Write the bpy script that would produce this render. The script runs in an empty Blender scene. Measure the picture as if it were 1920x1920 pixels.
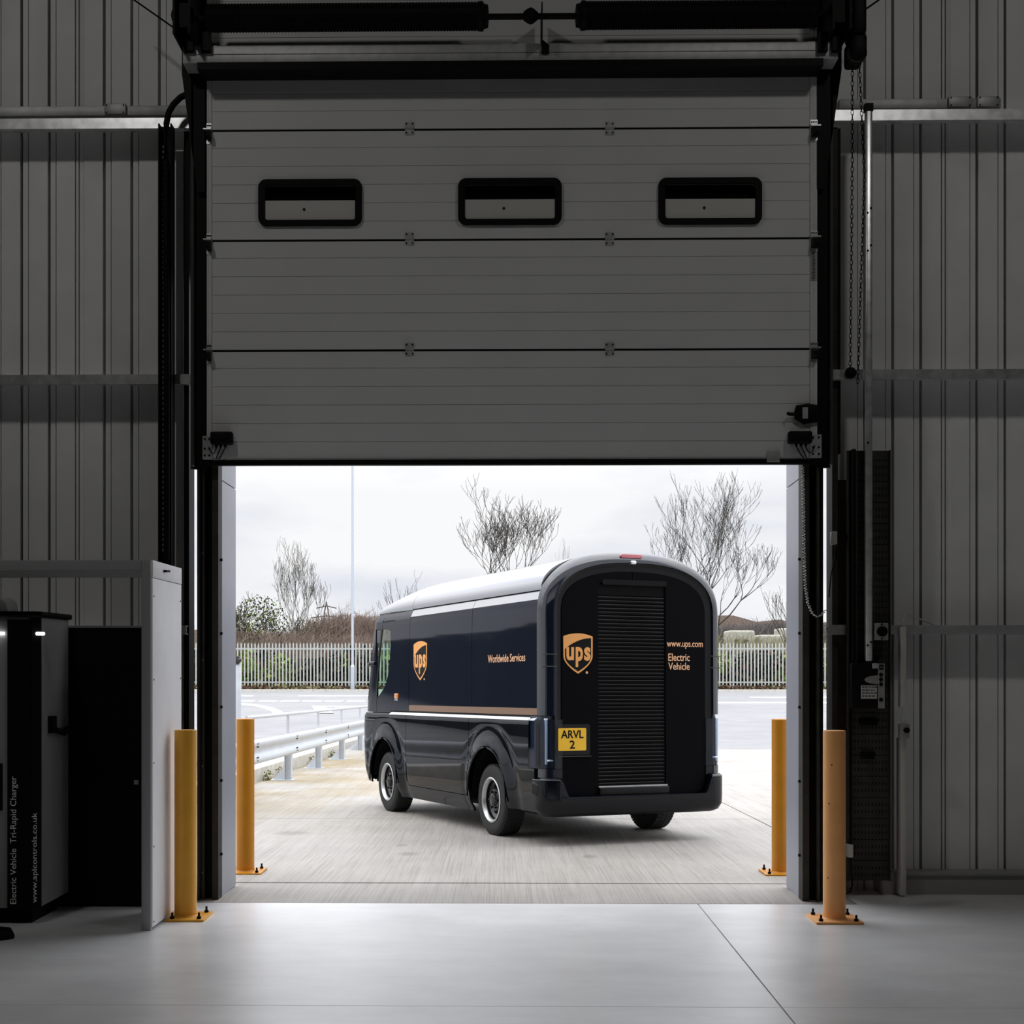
import bpy, bmesh, math, random
from mathutils import Vector, Matrix
R = math.radians
random.seed(7)
SC = bpy.context.scene
COL = SC.collection
# ------------------------------------------------------------------ camera
F_PX, CX, HY, HCAM, YAW = 2600.0, 900.0, 1240.0, 1.61, 0.0154
cd = bpy.data.cameras.new('camera')
cam = bpy.data.objects.new('camera', cd); COL.objects.link(cam); SC.camera = cam
cam.location = (0, 0, HCAM); cam.rotation_euler = (R(90), 0, YAW)
cd.sensor_fit = 'HORIZONTAL'; cd.sensor_width = 36.0; cd.lens = 36.0 * F_PX / 1920
cd.shift_x = (960 - CX) / 1920; cd.shift_y = (HY - 960) / 1920
cd.clip_start = 0.05; cd.clip_end = 900
# ------------------------------------------------------------------ world: overcast sky
wd = bpy.data.worlds.new('overcast_sky'); SC.world = wd; wd.use_nodes = True
nt = wd.node_tree; nt.nodes.clear()
def N(t, **k):
    n = nt.nodes.new(t)
    for a, b in k.items(): setattr(n, a, b)
    return n
tc = N('ShaderNodeTexCoord'); sep = N('ShaderNodeSeparateXYZ'); nt.links.new(tc.outputs['Generated'], sep.inputs[0])
mp = N('ShaderNodeMapping'); mp.inputs['Scale'].default_value = (1.0, 1.0, 3.2); nt.links.new(tc.outputs['Generated'], mp.inputs[0])
no = N('ShaderNodeTexNoise'); no.inputs['Scale'].default_value = 3.6; no.inputs['Detail'].default_value = 5; no.inputs['Roughness'].default_value = .5
nt.links.new(mp.outputs[0], no.inputs['Vector'])
cr = N('ShaderNodeValToRGB'); cr.color_ramp.elements[0].position = .38; cr.color_ramp.elements[1].position = .56
cr.color_ramp.elements[0].color = (.72, .76, .85, 1); cr.color_ramp.elements[1].color = (.98, .985, 1.0, 1)
nt.links.new(no.outputs['Fac'], cr.inputs[0])
zr = N('ShaderNodeMapRange'); zr.inputs['From Min'].default_value = .12; zr.inputs['From Max'].default_value = .9
zr.inputs['To Min'].default_value = .97; zr.inputs['To Max'].default_value = 4.3; nt.links.new(sep.outputs['Z'], zr.inputs['Value'])
bg = N('ShaderNodeBackground'); nt.links.new(cr.outputs[0], bg.inputs['Color']); nt.links.new(zr.outputs[0], bg.inputs['Strength'])
out = N('ShaderNodeOutputWorld'); nt.links.new(bg.outputs[0], out.inputs[0])
# ------------------------------------------------------------------ the hall's own ceiling lights
def area(name, loc, rot, sx, sy, w, col):
    l = bpy.data.lights.new(name, 'AREA'); l.shape = 'RECTANGLE'; l.size = sx; l.size_y = sy; l.energy = w; l.color = col
    o = bpy.data.objects.new(name, l); o.location = loc; o.rotation_euler = rot; COL.objects.link(o); return o
area('ceiling_light', (-3.6, 4.6, 8.2), (R(12), 0, 0), .5, .5, 44, (1, .98, .95))
area('ceiling_light', (3.6, 4.6, 8.2), (R(12), 0, 0), .5, .5, 38, (1, .98, .95))
SC.view_settings.view_transform = 'Standard'; SC.view_settings.look = 'None'
SC.view_settings.gamma = 1; SC.view_settings.exposure = 0.0; SC.view_settings.use_curve_mapping = False

# ================================================================== helpers
def ray(px, py):
    x = (px - CX) / F_PX; z = -(py - HY) / F_PX
    return Vector((x * math.cos(YAW) - math.sin(YAW), x * math.sin(YAW) + math.cos(YAW), z))
CAMP = Vector((0, 0, HCAM))
def W(px, py, Y):
    r = ray(px, py); return CAMP + r * (Y / r.y)
def gz(y):
    pts = [(-50, 0), (9.62, 0), (30, -.455), (36, -.42), (44, -.25), (56, -.02), (66, .18), (68, .24), (75, .3), (600, .3)]
    for (a, za), (b, zb) in zip(pts, pts[1:]):
        if y <= b: return za + (zb - za) * (y - a) / (b - a)
    return .3

MATS = {}
def mat(name, c, rough=.5, metal=0, coat=0, cr_=.05, spec=.5, noise=0, nscale=6, stretch=(1, 1, 1), bump=0, bscale=40, emit=None, alpha=None, trans=0, ior=1.45):
    m = bpy.data.materials.new(name); m.use_nodes = True; n = m.node_tree; b = n.nodes['Principled BSDF']
    b.inputs['Base Color'].default_value = (*c, 1); b.inputs['Roughness'].default_value = rough
    b.inputs['Metallic'].default_value = metal; b.inputs['Coat Weight'].default_value = coat
    b.inputs['Coat Roughness'].default_value = cr_; b.inputs['Specular IOR Level'].default_value = spec
    b.inputs['IOR'].default_value = ior
    if trans: b.inputs['Transmission Weight'].default_value = trans
    if emit: b.inputs['Emission Color'].default_value = (*emit[0], 1); b.inputs['Emission Strength'].default_value = emit[1]
    t = n.nodes.new('ShaderNodeTexCoord'); mpp = n.nodes.new('ShaderNodeMapping'); mpp.inputs['Scale'].default_value = stretch
    n.links.new(t.outputs['Object'], mpp.inputs[0])
    if noise:
        x = n.nodes.new('ShaderNodeTexNoise'); x.inputs['Scale'].default_value = nscale; x.inputs['Detail'].default_value = 6
        n.links.new(mpp.outputs[0], x.inputs['Vector'])
        r = n.nodes.new('ShaderNodeValToRGB')
        r.color_ramp.elements[0].position = .3; r.color_ramp.elements[1].position = .7
        r.color_ramp.elements[0].color = (*[v * (1 - noise) for v in c], 1)
        r.color_ramp.elements[1].color = (*[min(1, v * (1 + noise)) for v in c], 1)
        n.links.new(x.outputs['Fac'], r.inputs[0]); n.links.new(r.outputs[0], b.inputs['Base Color'])
    if bump:
        x = n.nodes.new('ShaderNodeTexNoise'); x.inputs['Scale'].default_value = bscale; x.inputs['Detail'].default_value = 4
        n.links.new(mpp.outputs[0], x.inputs['Vector'])
        bp = n.nodes.new('ShaderNodeBump'); bp.inputs['Strength'].default_value = bump; bp.inputs['Distance'].default_value = .02
        n.links.new(x.outputs['Fac'], bp.inputs['Height']); n.links.new(bp.outputs[0], b.inputs['Normal'])
    MATS[name] = m; return m

class MB:
    def __init__(s): s.v = []; s.f = []
    def add(s, vs, fs):
        k = len(s.v); s.v += [tuple(v) for v in vs]; s.f += [tuple(i + k for i in f) for f in fs]; return s
    def box(s, x0, x1, y0, y1, z0, z1):
        return s.add([(x0, y0, z0), (x1, y0, z0), (x1, y1, z0), (x0, y1, z0), (x0, y0, z1), (x1, y0, z1), (x1, y1, z1), (x0, y1, z1)],
                     [(0, 3, 2, 1), (4, 5, 6, 7), (0, 1, 5, 4), (1, 2, 6, 5), (2, 3, 7, 6), (3, 0, 4, 7)])
    def tube(s, pts, r, n=8, cap=True, r2=None):
        pts = [Vector(p) for p in pts]; rings = []; up = None
        for i, p in enumerate(pts):
            d = (pts[min(i + 1, len(pts) - 1)] - pts[max(i - 1, 0)])
            if d.length < 1e-9: d = Vector((0, 0, 1))
            d.normalize()
            if up is None: up = Vector((0, 0, 1)) if abs(d.z) < .9 else Vector((1, 0, 0))
            a = d.cross(up)
            if a.length < 1e-6: a = d.cross(Vector((1, 0, 0)))
            a.normalize(); b = d.cross(a).normalized(); up = -b if False else b.cross(d) * 0 + up
            rr = r if r2 is None else r + (r2 - r) * i / (len(pts) - 1)
            rings.append([p + (a * math.cos(2 * math.pi * k / n) + b * math.sin(2 * math.pi * k / n)) * rr for k in range(n)])
        vs = [v for g in rings for v in g]; fs = []
        for i in range(len(pts) - 1):
            for k in range(n):
                fs.append((i * n + k, i * n + (k + 1) % n, (i + 1) * n + (k + 1) % n, (i + 1) * n + k))
        if cap: fs.append(tuple(range(n - 1, -1, -1))); fs.append(tuple((len(pts) - 1) * n + k for k in range(n)))
        return s.add(vs, fs)
    def cyl(s, p0, p1, r, n=16, r2=None): return s.tube([p0, p1], r, n, True, r2)
    def prism(s, poly, fn, d):
        """poly: list of (u,v); fn(u,v,w)->xyz ; extruded over w in 0..d"""
        n = len(poly)
        vs = [fn(u, v, 0) for u, v in poly] + [fn(u, v, d) for u, v in poly]
        fs = [tuple(range(n)), tuple(range(2 * n - 1, n - 1, -1))] + [(i, i + n, (i + 1) % n + n, (i + 1) % n) for i in range(n)]
        return s.add(vs, fs)
    def lathe(s, prof, c, axis, n=40):
        """prof: (radius, offset along axis) closed not required"""
        ax = Vector(axis).normalized(); a = ax.orthogonal().normalized(); b = ax.cross(a)
        c = Vector(c); m = len(prof); vs = []
        for k in range(n):
            t = 2 * math.pi * k / n; d = a * math.cos(t) + b * math.sin(t)
            for r_, o_ in prof: vs.append(c + d * r_ + ax * o_)
        fs = []
        for k in range(n):
            for i in range(m - 1):
                fs.append((k * m + i, k * m + i + 1, ((k + 1) % n) * m + i + 1, ((k + 1) % n) * m + i))
        return s.add(vs, fs)
    def mesh(s, name, smooth=False, recalc=True):
        me = bpy.data.meshes.new(name); me.from_pydata(s.v, [], s.f)
        if recalc:
            bm = bmesh.new(); bm.from_mesh(me); bmesh.ops.recalc_face_normals(bm, faces=bm.faces); bm.to_mesh(me); bm.free()
        if smooth:
            for p in me.polygons: p.use_smooth = True
        me.update(); return me

def link(name, me, m, parent=None):
    o = bpy.data.objects.new(name, me); COL.objects.link(o)
    if m is not None:
        me.materials.clear(); me.materials.append(MATS[m] if isinstance(m, str) else m)
    if parent is not None: o.parent = parent
    return o
def smooth_angle(o, ang=35):
    me = o.data
    for p in me.polygons: p.use_smooth = True
    try: me.set_sharp_from_angle(angle=R(ang))
    except Exception: pass
    return o
def build(mb, name, m, parent=None, smooth=False, bevel=0, segs=2):
    o = link(name, mb.mesh(name), m, parent)
    if bevel: bake(o, [('BEVEL', dict(width=bevel, segments=segs, limit_method='ANGLE', angle_limit=R(40)))])
    if smooth or bevel: smooth_angle(o, 35 if smooth else 50)
    return o
def build_each(mb, name, m, parent=None):
    """one object per loose piece of mb"""
    nb_ = [[] for _ in mb.v]; par_ = list(range(len(mb.v)))
    def fd(i):
        while par_[i] != i: par_[i] = par_[par_[i]]; i = par_[i]
        return i
    for f in mb.f:
        for q in f[1:]: par_[fd(q)] = fd(f[0])
    grp = {}
    for f in mb.f: grp.setdefault(fd(f[0]), []).append(f)
    for fs in grp.values():
        ids = sorted({i for f in fs for i in f}); mp_ = {q: k for k, q in enumerate(ids)}
        c = Vector((0, 0, 0))
        one = MB(); one.v = [mb.v[i] for i in ids]; one.f = [tuple(mp_[i] for i in f) for f in fs]
        build(one, name, m, parent)
def bake(o, mods):
    for t, kw in mods:
        md = o.modifiers.new('m', t)
        for a, b in kw.items(): setattr(md, a, b)
    dg = bpy.context.evaluated_depsgraph_get(); dg.update()
    me = bpy.data.meshes.new_from_object(o.evaluated_get(dg)); old = o.data
    o.modifiers.clear(); mts = [mm for mm in old.materials]
    o.data = me
    if not len(me.materials):
        for mm in mts: me.materials.append(mm)
    return o
def boolean(o, cutters, op='DIFFERENCE'):
    """cutters: MB list in the same local space as o"""
    par = o.parent; o.parent = None
    for c in cutters:
        co = link('cutter', c.mesh('cutter'), None)
        bake(o, [('BOOLEAN', dict(operation=op, object=co, solver='EXACT'))])
        bpy.data.objects.remove(co)
    o.parent = par; return o
def tag(o, label=None, cat=None, group=None, kind=None):
    if label: o['label'] = label
    if cat: o['category'] = cat
    if group: o['group'] = group
    if kind: o['kind'] = kind
    return o
def empty(name, loc, label=None, cat=None, group=None, kind=None, rz=0):
    o = bpy.data.objects.new(name, None); o.empty_display_size = .1; COL.objects.link(o); o.location = loc; o.rotation_euler = (0, 0, rz)
    return tag(o, label, cat, group, kind)
def copy_tree(o, parent=None):
    c = o.copy(); COL.objects.link(c)
    if parent is not None: c.parent = parent
    for ch in [q for q in bpy.data.objects if q.parent == o]: copy_tree(ch, c)
    return c
def text_mb(body, O, Rt, U, w, h, depth=.002, bold=0):
    cu = bpy.data.curves.new('t', 'FONT'); cu.body = body; cu.size = 1; cu.offset = bold; cu.resolution_u = 3; cu.align_x = 'CENTER'
    ob = bpy.data.objects.new('t', cu); COL.objects.link(ob)
    dg = bpy.context.evaluated_depsgraph_get(); dg.update()
    me = bpy.data.meshes.new_from_object(ob.evaluated_get(dg)); bpy.data.objects.remove(ob)
    xs = [v.co.x for v in me.vertices]; ys = [v.co.y for v in me.vertices]
    x0, x1, y0, y1 = min(xs), max(xs), min(ys), max(ys)
    O = Vector(O); Rt = Vector(Rt); U = Vector(U); Nn = Rt.cross(U).normalized()
    bm = bmesh.new(); bm.from_mesh(me)
    bmesh.ops.remove_doubles(bm, verts=bm.verts, dist=1e-4)
    for v in bm.verts: v.co = O + Rt * (w * (v.co.x - x0) / (x1 - x0)) + U * (h * (v.co.y - y0) / (y1 - y0)) + Nn * depth
    mb = MB(); mb.v = [tuple(v.co) for v in bm.verts]; bm.verts.ensure_lookup_table(); bm.verts.index_update()
    mb.f = [tuple(v.index for v in f.verts) for f in bm.faces]
    # side walls back to the surface so the lettering is a thin solid
    base = len(mb.v); mb.v += [tuple(Vector(v) - Nn * depth) for v in mb.v[:base]]
    for e in bm.edges:
        if len(e.link_faces) == 1:
            a, b = e.verts[0].index, e.verts[1].index; mb.f.append((a, b, b + base, a + base))
    bm.free(); return mb

# ================================================================== materials
mat('liner', (.84, .84, .83), .45, noise=.05, nscale=3)
mat('door_white', (.62, .62, .615), .5, noise=.03, nscale=2)
mat('dark_wall', (.10, .10, .10), .8)
mat('galv', (.88, .88, .88), .33, metal=.75, noise=.22, nscale=14)
mat('galv_dull', (.45, .45, .45), .5, metal=.4, noise=.15, nscale=14)
mat('galv_out', (.55, .58, .62), .45, metal=.3, noise=.08, nscale=8)
mat('cladding_out', (.62, .63, .65), .5, noise=.04)
mat('lamp_housing', (.05, .065, .09), .35)
mat('black', (.004, .004, .004), .55, spec=.15)
mat('black_gloss', (.004, .004, .005), .15, spec=.25)
mat('steel_dark', (.035, .033, .028), .6, noise=.3, nscale=10)
mat('brown_steel', (.03, .027, .021), .7, noise=.3, nscale=10)
mat('rust_steel', (.045, .030, .020), .8, noise=.5, nscale=8)
mat('reveal', (.33, .34, .39), .42, noise=.06, nscale=2)
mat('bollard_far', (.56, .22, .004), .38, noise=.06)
mat('bollard_left', (.78, .38, .035), .4, noise=.06)
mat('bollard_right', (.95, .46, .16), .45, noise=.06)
mat('panel_white', (.86, .86, .88), .4, noise=.02)
mat('frame_grey', (.33, .33, .33), .45)
mat('charger_grey', (.30, .30, .30), .4, noise=.05)
mat('plastic_white', (.55, .54, .50), .5)
mat('plastic_grey', (.30, .30, .29), .5)
mat('led', (1, 1, 1), .5, emit=((1, 1, 1), 4))
mat('lettering_grey', (.92, .92, .92), .6)
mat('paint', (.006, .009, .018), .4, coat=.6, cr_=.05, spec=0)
mat('paint_sky_sheen', (.17, .18, .20), .28, metal=.6, coat=1, cr_=.10, spec=.8)  # dark van paint made lighter, with the sky's sheen put into the colour
MATS['paint_sky_sheen'].node_tree.nodes['Principled BSDF'].inputs['Coat IOR'].default_value = 2.0
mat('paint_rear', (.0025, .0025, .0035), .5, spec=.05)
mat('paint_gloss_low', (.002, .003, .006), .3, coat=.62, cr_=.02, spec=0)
mat('paint_corner', (.006, .009, .018), .4, coat=1, cr_=.08, spec=0)
MATS['paint_corner'].node_tree.nodes['Principled BSDF'].inputs['Coat IOR'].default_value = 1.8
mat('slat_edge', (.06, .06, .06), .4, metal=.5)
mat('shutter', (.003, .003, .003), .5, spec=.08)
mat('gold', (.80, .36, .10), .45, noise=.03)
mat('gold_text', (.80, .45, .25), .45)
mat('bronze_stripe', (.30, .185, .12), .35, metal=.5)
mat('chrome', (.85, .87, .9), .18, metal=.9)
mat('trim_silver', (.80, .82, .86), .35, metal=.4)
mat('plate_yellow', (.86, .50, .02), .35)
mat('rubber', (.012, .012, .012), .7, bump=.3, bscale=60)
mat('rim', (.55, .56, .56), .3, metal=.7)
mat('hub_black', (.008, .008, .008), .22)
mat('red_lens', (.45, .02, .03), .2, coat=1)
mat('brake_lens', (.55, .14, .16), .2, coat=1)
mat('amber', (.75, .22, .02), .25, coat=1)
mat('bark', (.055, .048, .042), .9, noise=.3)
mat('bark_green', (.050, .045, .024), .9, noise=.3)
mat('twig_grey', (.12, .105, .10), .9)
mat('twig_brown', (.20, .15, .12), .9, noise=.3)
mat('leaf_green', (.15, .22, .018), .7)
mat('leaf_dark', (.014, .017, .010), .8)
mat('leaf_brown', (.10, .045, .028), .8)
mat('leaf_pale', (.20, .18, .09), .8)
mat('pale', (.46, .48, .455), .5, metal=.1, noise=.06, nscale=3)
mat('road_white', (.85, .85, .84), .7)
mat('kerb', (.55, .53, .48), .85, noise=.15, nscale=5)
mat('moss', (.10, .11, .02), .9)
mat('caravan', (.34, .33, .27), .5)
mat('lamp_steel', (.50, .54, .60), .5, metal=.3)
def glass(name, c, rough=.0):
    m = bpy.data.materials.new(name); m.use_nodes = True; n = m.node_tree; n.nodes.clear()
    o = n.nodes.new('ShaderNodeOutputMaterial'); mx = n.nodes.new('ShaderNodeMixShader'); fr = n.nodes.new('ShaderNodeFresnel'); fr.inputs[0].default_value = 1.45
    t = n.nodes.new('ShaderNodeBsdfTransparent'); t.inputs[0].default_value = (*c, 1)
    g = n.nodes.new('ShaderNodeBsdfGlossy'); g.inputs['Roughness'].default_value = rough
    ge = n.nodes.new('ShaderNodeNewGeometry'); ml = n.nodes.new('ShaderNodeMath'); ml.operation = 'MULTIPLY_ADD'; ml.inputs[1].default_value = -1; ml.inputs[2].default_value = 1
    n.links.new(ge.outputs['Backfacing'], ml.inputs[0]); m2_ = n.nodes.new('ShaderNodeMath'); m2_.operation = 'MULTIPLY'
    n.links.new(fr.outputs[0], m2_.inputs[0]); n.links.new(ml.outputs[0], m2_.inputs[1])
    n.links.new(m2_.outputs[0], mx.inputs[0]); n.links.new(t.outputs[0], mx.inputs[1]); n.links.new(g.outputs[0], mx.inputs[2]); n.links.new(mx.outputs[0], o.inputs[0])
    MATS[name] = m
glass('glass_green', (.88, .96, .93)); glass('lens_clear', (.62, .68, .76), .02); glass('door_pane', (.7, .7, .7), .03)

def stain_at(px, py):
    r_ = ray(px, py); t_ = (-HCAM + .0223 * 9.6) / (r_.z + .0223 * r_.y); return (r_.x * t_, r_.y * t_)
def concrete(name, c, kind):
    m = bpy.data.materials.new(name); m.use_nodes = True; n = m.node_tree; b = n.nodes['Principled BSDF']; L = n.links.new
    def nd(t, **k):
        x = n.nodes.new(t)
        for a_, b_ in k.items():
            if a_ in x.inputs: x.inputs[a_].default_value = b_
        return x
    tc = nd('ShaderNodeTexCoord')
    def noise(scale, rot, sc, det=5, rough=.6):
        mp = nd('ShaderNodeMapping'); mp.inputs['Scale'].default_value = scale; mp.inputs['Rotation'].default_value = (0, 0, rot)
        L(tc.outputs['Object'], mp.inputs[0]); x = nd('ShaderNodeTexNoise'); x.inputs['Scale'].default_value = sc; x.inputs['Detail'].default_value = det
        x.inputs['Roughness'].default_value = rough; L(mp.outputs[0], x.inputs['Vector']); return x.outputs['Fac']
    def ramp(src, p0, p1, c0, c1):
        r = nd('ShaderNodeValToRGB'); r.color_ramp.elements[0].position = p0; r.color_ramp.elements[1].position = p1
        r.color_ramp.elements[0].color = (*c0, 1); r.color_ramp.elements[1].color = (*c1, 1); L(src, r.inputs[0]); return r.outputs[0]
    def mul(a, bb, f=1.0, mode='MULTIPLY'):
        x = nd('ShaderNodeMix'); x.data_type = 'RGBA'; x.blend_type = mode; x.inputs[0].default_value = f
        L(a, x.inputs[6]); L(bb, x.inputs[7]); return x.outputs[2]
    base = ramp(noise((1, 1, 1), 0, .9), .3, .7, tuple(v * .86 for v in c), tuple(v * 1.08 for v in c))
    if kind == 'apron':
        a = ramp(noise((75, .6, 1), R(2.2), 1.0, 8, .82), .38, .54, (.68, .66, .63), (1, 1, 1)); base = mul(base, a)
        a2 = ramp(noise((7, .2, 1), R(-3), 1.0, 4, .6), .40, .60, (.93, .92, .91), (1, 1, 1)); base = mul(base, a2)
        sp = nd('ShaderNodeSeparateXYZ'); L(tc.outputs['Object'], sp.inputs[0])
        # algae and rust stains where the guardrail stands
        mr = nd('ShaderNodeMapRange'); mr.inputs['From Min'].default_value = 0.2; mr.inputs['From Max'].default_value = -3.4; L(sp.outputs['X'], mr.inputs['Value'])
        mr2 = nd('ShaderNodeMapRange'); mr2.inputs['From Min'].default_value = 12.5; mr2.inputs['From Max'].default_value = 19; L(sp.outputs['Y'], mr2.inputs['Value'])
        nn = nd('ShaderNodeMapRange'); nn.inputs['From Min'].default_value = .36; nn.inputs['From Max'].default_value = .60; L(noise((1, .5, 1), 0, .8), nn.inputs['Value'])
        m1 = nd('ShaderNodeMath'); m1.operation = 'MULTIPLY'; L(mr.outputs[0], m1.inputs[0]); L(mr2.outputs[0], m1.inputs[1])
        m2 = nd('ShaderNodeMath'); m2.operation = 'MULTIPLY'; L(m1.outputs[0], m2.inputs[0]); L(nn.outputs[0], m2.inputs[1])
        st = nd('ShaderNodeMix'); st.data_type = 'RGBA'; st.blend_type = 'MULTIPLY'; L(m2.outputs[0], st.inputs[0]); L(base, st.inputs[6]); st.inputs[7].default_value = (.72, .58, .30, 1)
        base = st.outputs[2]
        # small oil smudges on the slab in front of the van
        for (qx, qy, sx_, sy_) in ((765, 1601, .085, .16), (1107, 1606, .075, .15), (752, 1585, .06, .10), (545, 1562, .20, .22)):
            g0 = stain_at(qx, qy); vm = nd('ShaderNodeMapping'); vm.inputs['Location'].default_value = (-g0[0] / sx_, -g0[1] / sy_, 0); vm.inputs['Scale'].default_value = (1 / sx_, 1 / sy_, 0)
            L(tc.outputs['Object'], vm.inputs[0]); ln = nd('ShaderNodeVectorMath'); ln.operation = 'LENGTH'; L(vm.outputs[0], ln.inputs[0])
            ad = nd('ShaderNodeMath'); ad.operation = 'MULTIPLY_ADD'; L(noise((1, 1, 1), 0, 14), ad.inputs[0]); ad.inputs[1].default_value = 1.6; L(ln.outputs['Value'], ad.inputs[2])
            rm = nd('ShaderNodeMapRange'); rm.inputs['From Min'].default_value = 1.2; rm.inputs['From Max'].default_value = 2.0; rm.inputs['To Min'].default_value = .45; rm.inputs['To Max'].default_value = 0; L(ad.outputs[0], rm.inputs['Value'])
            sx2 = nd('ShaderNodeMix'); sx2.data_type = 'RGBA'; sx2.blend_type = 'MULTIPLY'; L(rm.outputs[0], sx2.inputs[0]); L(base, sx2.inputs[6]); sx2.inputs[7].default_value = (.35, .33, .30, 1)
            base = sx2.outputs[2]
    if kind == 'floor':
        a = ramp(noise((1, 2.5, 1), R(25), 1.3, 8, .65), .35, .65, (.88, .88, .88), (1, 1, 1)); base = mul(base, a)
    if kind == 'asphalt':
        a = ramp(noise((.3, 1.2, 1), 0, .5, 6, .6), .35, .65, (.85, .85, .86), (1, 1, 1)); base = mul(base, a)
    L(base, b.inputs['Base Color'])
    bp = nd('ShaderNodeBump'); bp.inputs['Distance'].default_value = .01
    if kind == 'floor':
        rr = nd('ShaderNodeMapRange'); rr.inputs['To Min'].default_value = .30; rr.inputs['To Max'].default_value = .44; L(noise((1, 1.6, 1), R(20), 2.2, 7), rr.inputs['Value']); L(rr.outputs[0], b.inputs['Roughness'])
        b.inputs['Specular IOR Level'].default_value = 1.0; b.inputs['Coat Weight'].default_value = .5; b.inputs['Coat Roughness'].default_value = .34; b.inputs['Coat IOR'].default_value = 1.5
        bp.inputs['Strength'].default_value = .06; L(noise((1, 1, 1), 0, 9), bp.inputs['Height'])
    else:
        b.inputs['Roughness'].default_value = .6 if kind == 'apron' else .55
        bp.inputs['Strength'].default_value = .5; L(noise((30, .6, 1) if kind == 'apron' else (6, 6, 6), R(2.2), 1.0, 6), bp.inputs['Height'])
    L(bp.outputs[0], b.inputs['Normal'])
    MATS[name] = m
concrete('floor_screed', (.92, .92, .925), 'floor')
concrete('apron', (.385, .364, .335), 'apron')
concrete('asphalt', (.235, .235, .24), 'asphalt')

S = lambda o: tag(o, kind='structure')
# ================================================================== ground and yard
YD = 9.22                      # where the hall floor meets the threshold strip
def strip(name, x0, x1, ys, m, dz=0, nx=1, slab=.25):
    mb = MB(); n = len(ys)
    for y in ys: mb.v += [(x0, y, gz(y) + dz), (x1, y, gz(y) + dz), (x0, y, gz(y) + dz - slab), (x1, y, gz(y) + dz - slab)]
    for i in range(n - 1):
        a = i * 4; b = a + 4
        mb.f += [(a, a + 1, b + 1, b), (a + 2, b + 2, b + 3, a + 3), (a, b, b + 2, a + 2), (a + 1, a + 3, b + 3, b + 1)]
    mb.f += [(0, 2, 3, 1), ((n - 1) * 4, (n - 1) * 4 + 1, (n - 1) * 4 + 3, (n - 1) * 4 + 2)]
    return S(build(mb, name, m))
fl = MB()
for xa, xb in ((-9, 1.30), (1.308, 9)):
    for ya, yb in ((-8, 6.470), (6.475, YD)): fl.box(xa, xb, ya, yb, -.2, 0)
S(build(fl, 'floor', 'floor_screed'))
fl2 = MB().box(-9, -2.33, YD, 9.9, -.2, 0).box(2.36, 9, YD, 9.9, -.2, 0).box(-9, 9, -8, YD, -.25, -.2005)
S(build(fl2, 'floor', 'floor_screed'))
strip('apron_threshold', -2.33, 2.36, [YD + .012, 9.62, 10.12], 'apron')
joints = [10.135, 15.3, 20.0, 24.7, 29.4, 32.5]
for a, b in zip(joints, joints[1:]):
    if a < 11: xs = [(-14, 2.79), (2.805, 14)]
    else: xs = [(-14, 2.79), (2.805, 14)]
    for xa, xb in xs: strip('apron_slab', xa, xb, [a + .018, (a + b) / 2, b], 'apron')
strip('yard_asphalt', -90, 90, [32.53, 36, 40, 44, 50, 56, 61, 65.6], 'asphalt')
strip('yard_asphalt', -90, -14.02, [9.95, 20, 30, 32.5], 'asphalt'); strip('yard_asphalt', 14.02, 90, [9.95, 20, 30, 32.5], 'asphalt')
S(build(MB().box(-30, 30, 9.95, 36, -1.2, -.75), 'sub_base', 'kerb'))
k = MB().box(-90, 90, 65.6, 65.85, -.2, gz(66) + .10); S(build(k, 'kerb_strip', 'kerb'))
S(strip('verge', -90, 90, [65.85, 68, 75, 200, 420], 'leaf_dark', dz=.03))

def g_at(px, py):
    """point of the yard ground seen at a pixel"""
    r = ray(px, py); y = 10.0
    while y < 400:
        z = HCAM + r.z * y / r.y
        if z <= gz(y): break
        y += .02
    return Vector((r.x * y / r.y, y, gz(y)))
# lane markings
def marking(px0, px1, py, w, label, group=None):
    a = g_at(px0, py); b = g_at(px1, py); mb = MB()
    y0, y1 = a.y - w / 2, a.y + w / 2
    mb.add([(a.x, y0, gz(y0) + .02), (b.x, y0, gz(y0) + .02), (b.x, y1, gz(y1) + .02), (a.x, y1, gz(y1) + .02),
            (a.x, y0, gz(y0) - .01), (b.x, y0, gz(y0) - .01), (b.x, y1, gz(y1) - .01), (a.x, y1, gz(y1) - .01)],
           [(0, 1, 2, 3), (7, 6, 5, 4), (0, 4, 5, 1), (1, 5, 6, 2), (2, 6, 7, 3), (3, 7, 4, 0)])
    return tag(build(mb, 'lane_marking', 'road_white'), label, 'road marking', group)
D = [(449, 476), (487, 519), (526, 560), (568, 603), (610, 643), (651, 684)]
NMS = ['white lane dash nearest the left door jamb, painted on the far road', 'second white lane dash from the left door jamb on the far road', 'white lane dash on the far road below the bare tree left of the lamp post',
       'white lane dash on the far road, third left of the lamp post foot', 'white lane dash on the far road just left of the lamp post foot', 'white lane dash on the far road beneath the lamp post']
for (a, b), l in zip(D, NMS): marking(a, b, 1315, .75, l, 'dashed white lane line across the yard')
marking(380, 474, 1305, .4, 'thin white edge line left of the bare tree, close to the palisade fence', 'thin white lines by the kerb')
marking(560, 900, 1305, .4, 'thin white edge line running from the bare tree to behind the van', 'thin white lines by the kerb')
marking(1406, 1600, 1308, .5, 'short white line on the far road right of the van, nearer the fence', 'white lines right of the van')
marking(1250, 1600, 1318, .7, 'long white line on the far road right of the van, farther from the fence', 'white lines right of the van')
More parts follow.
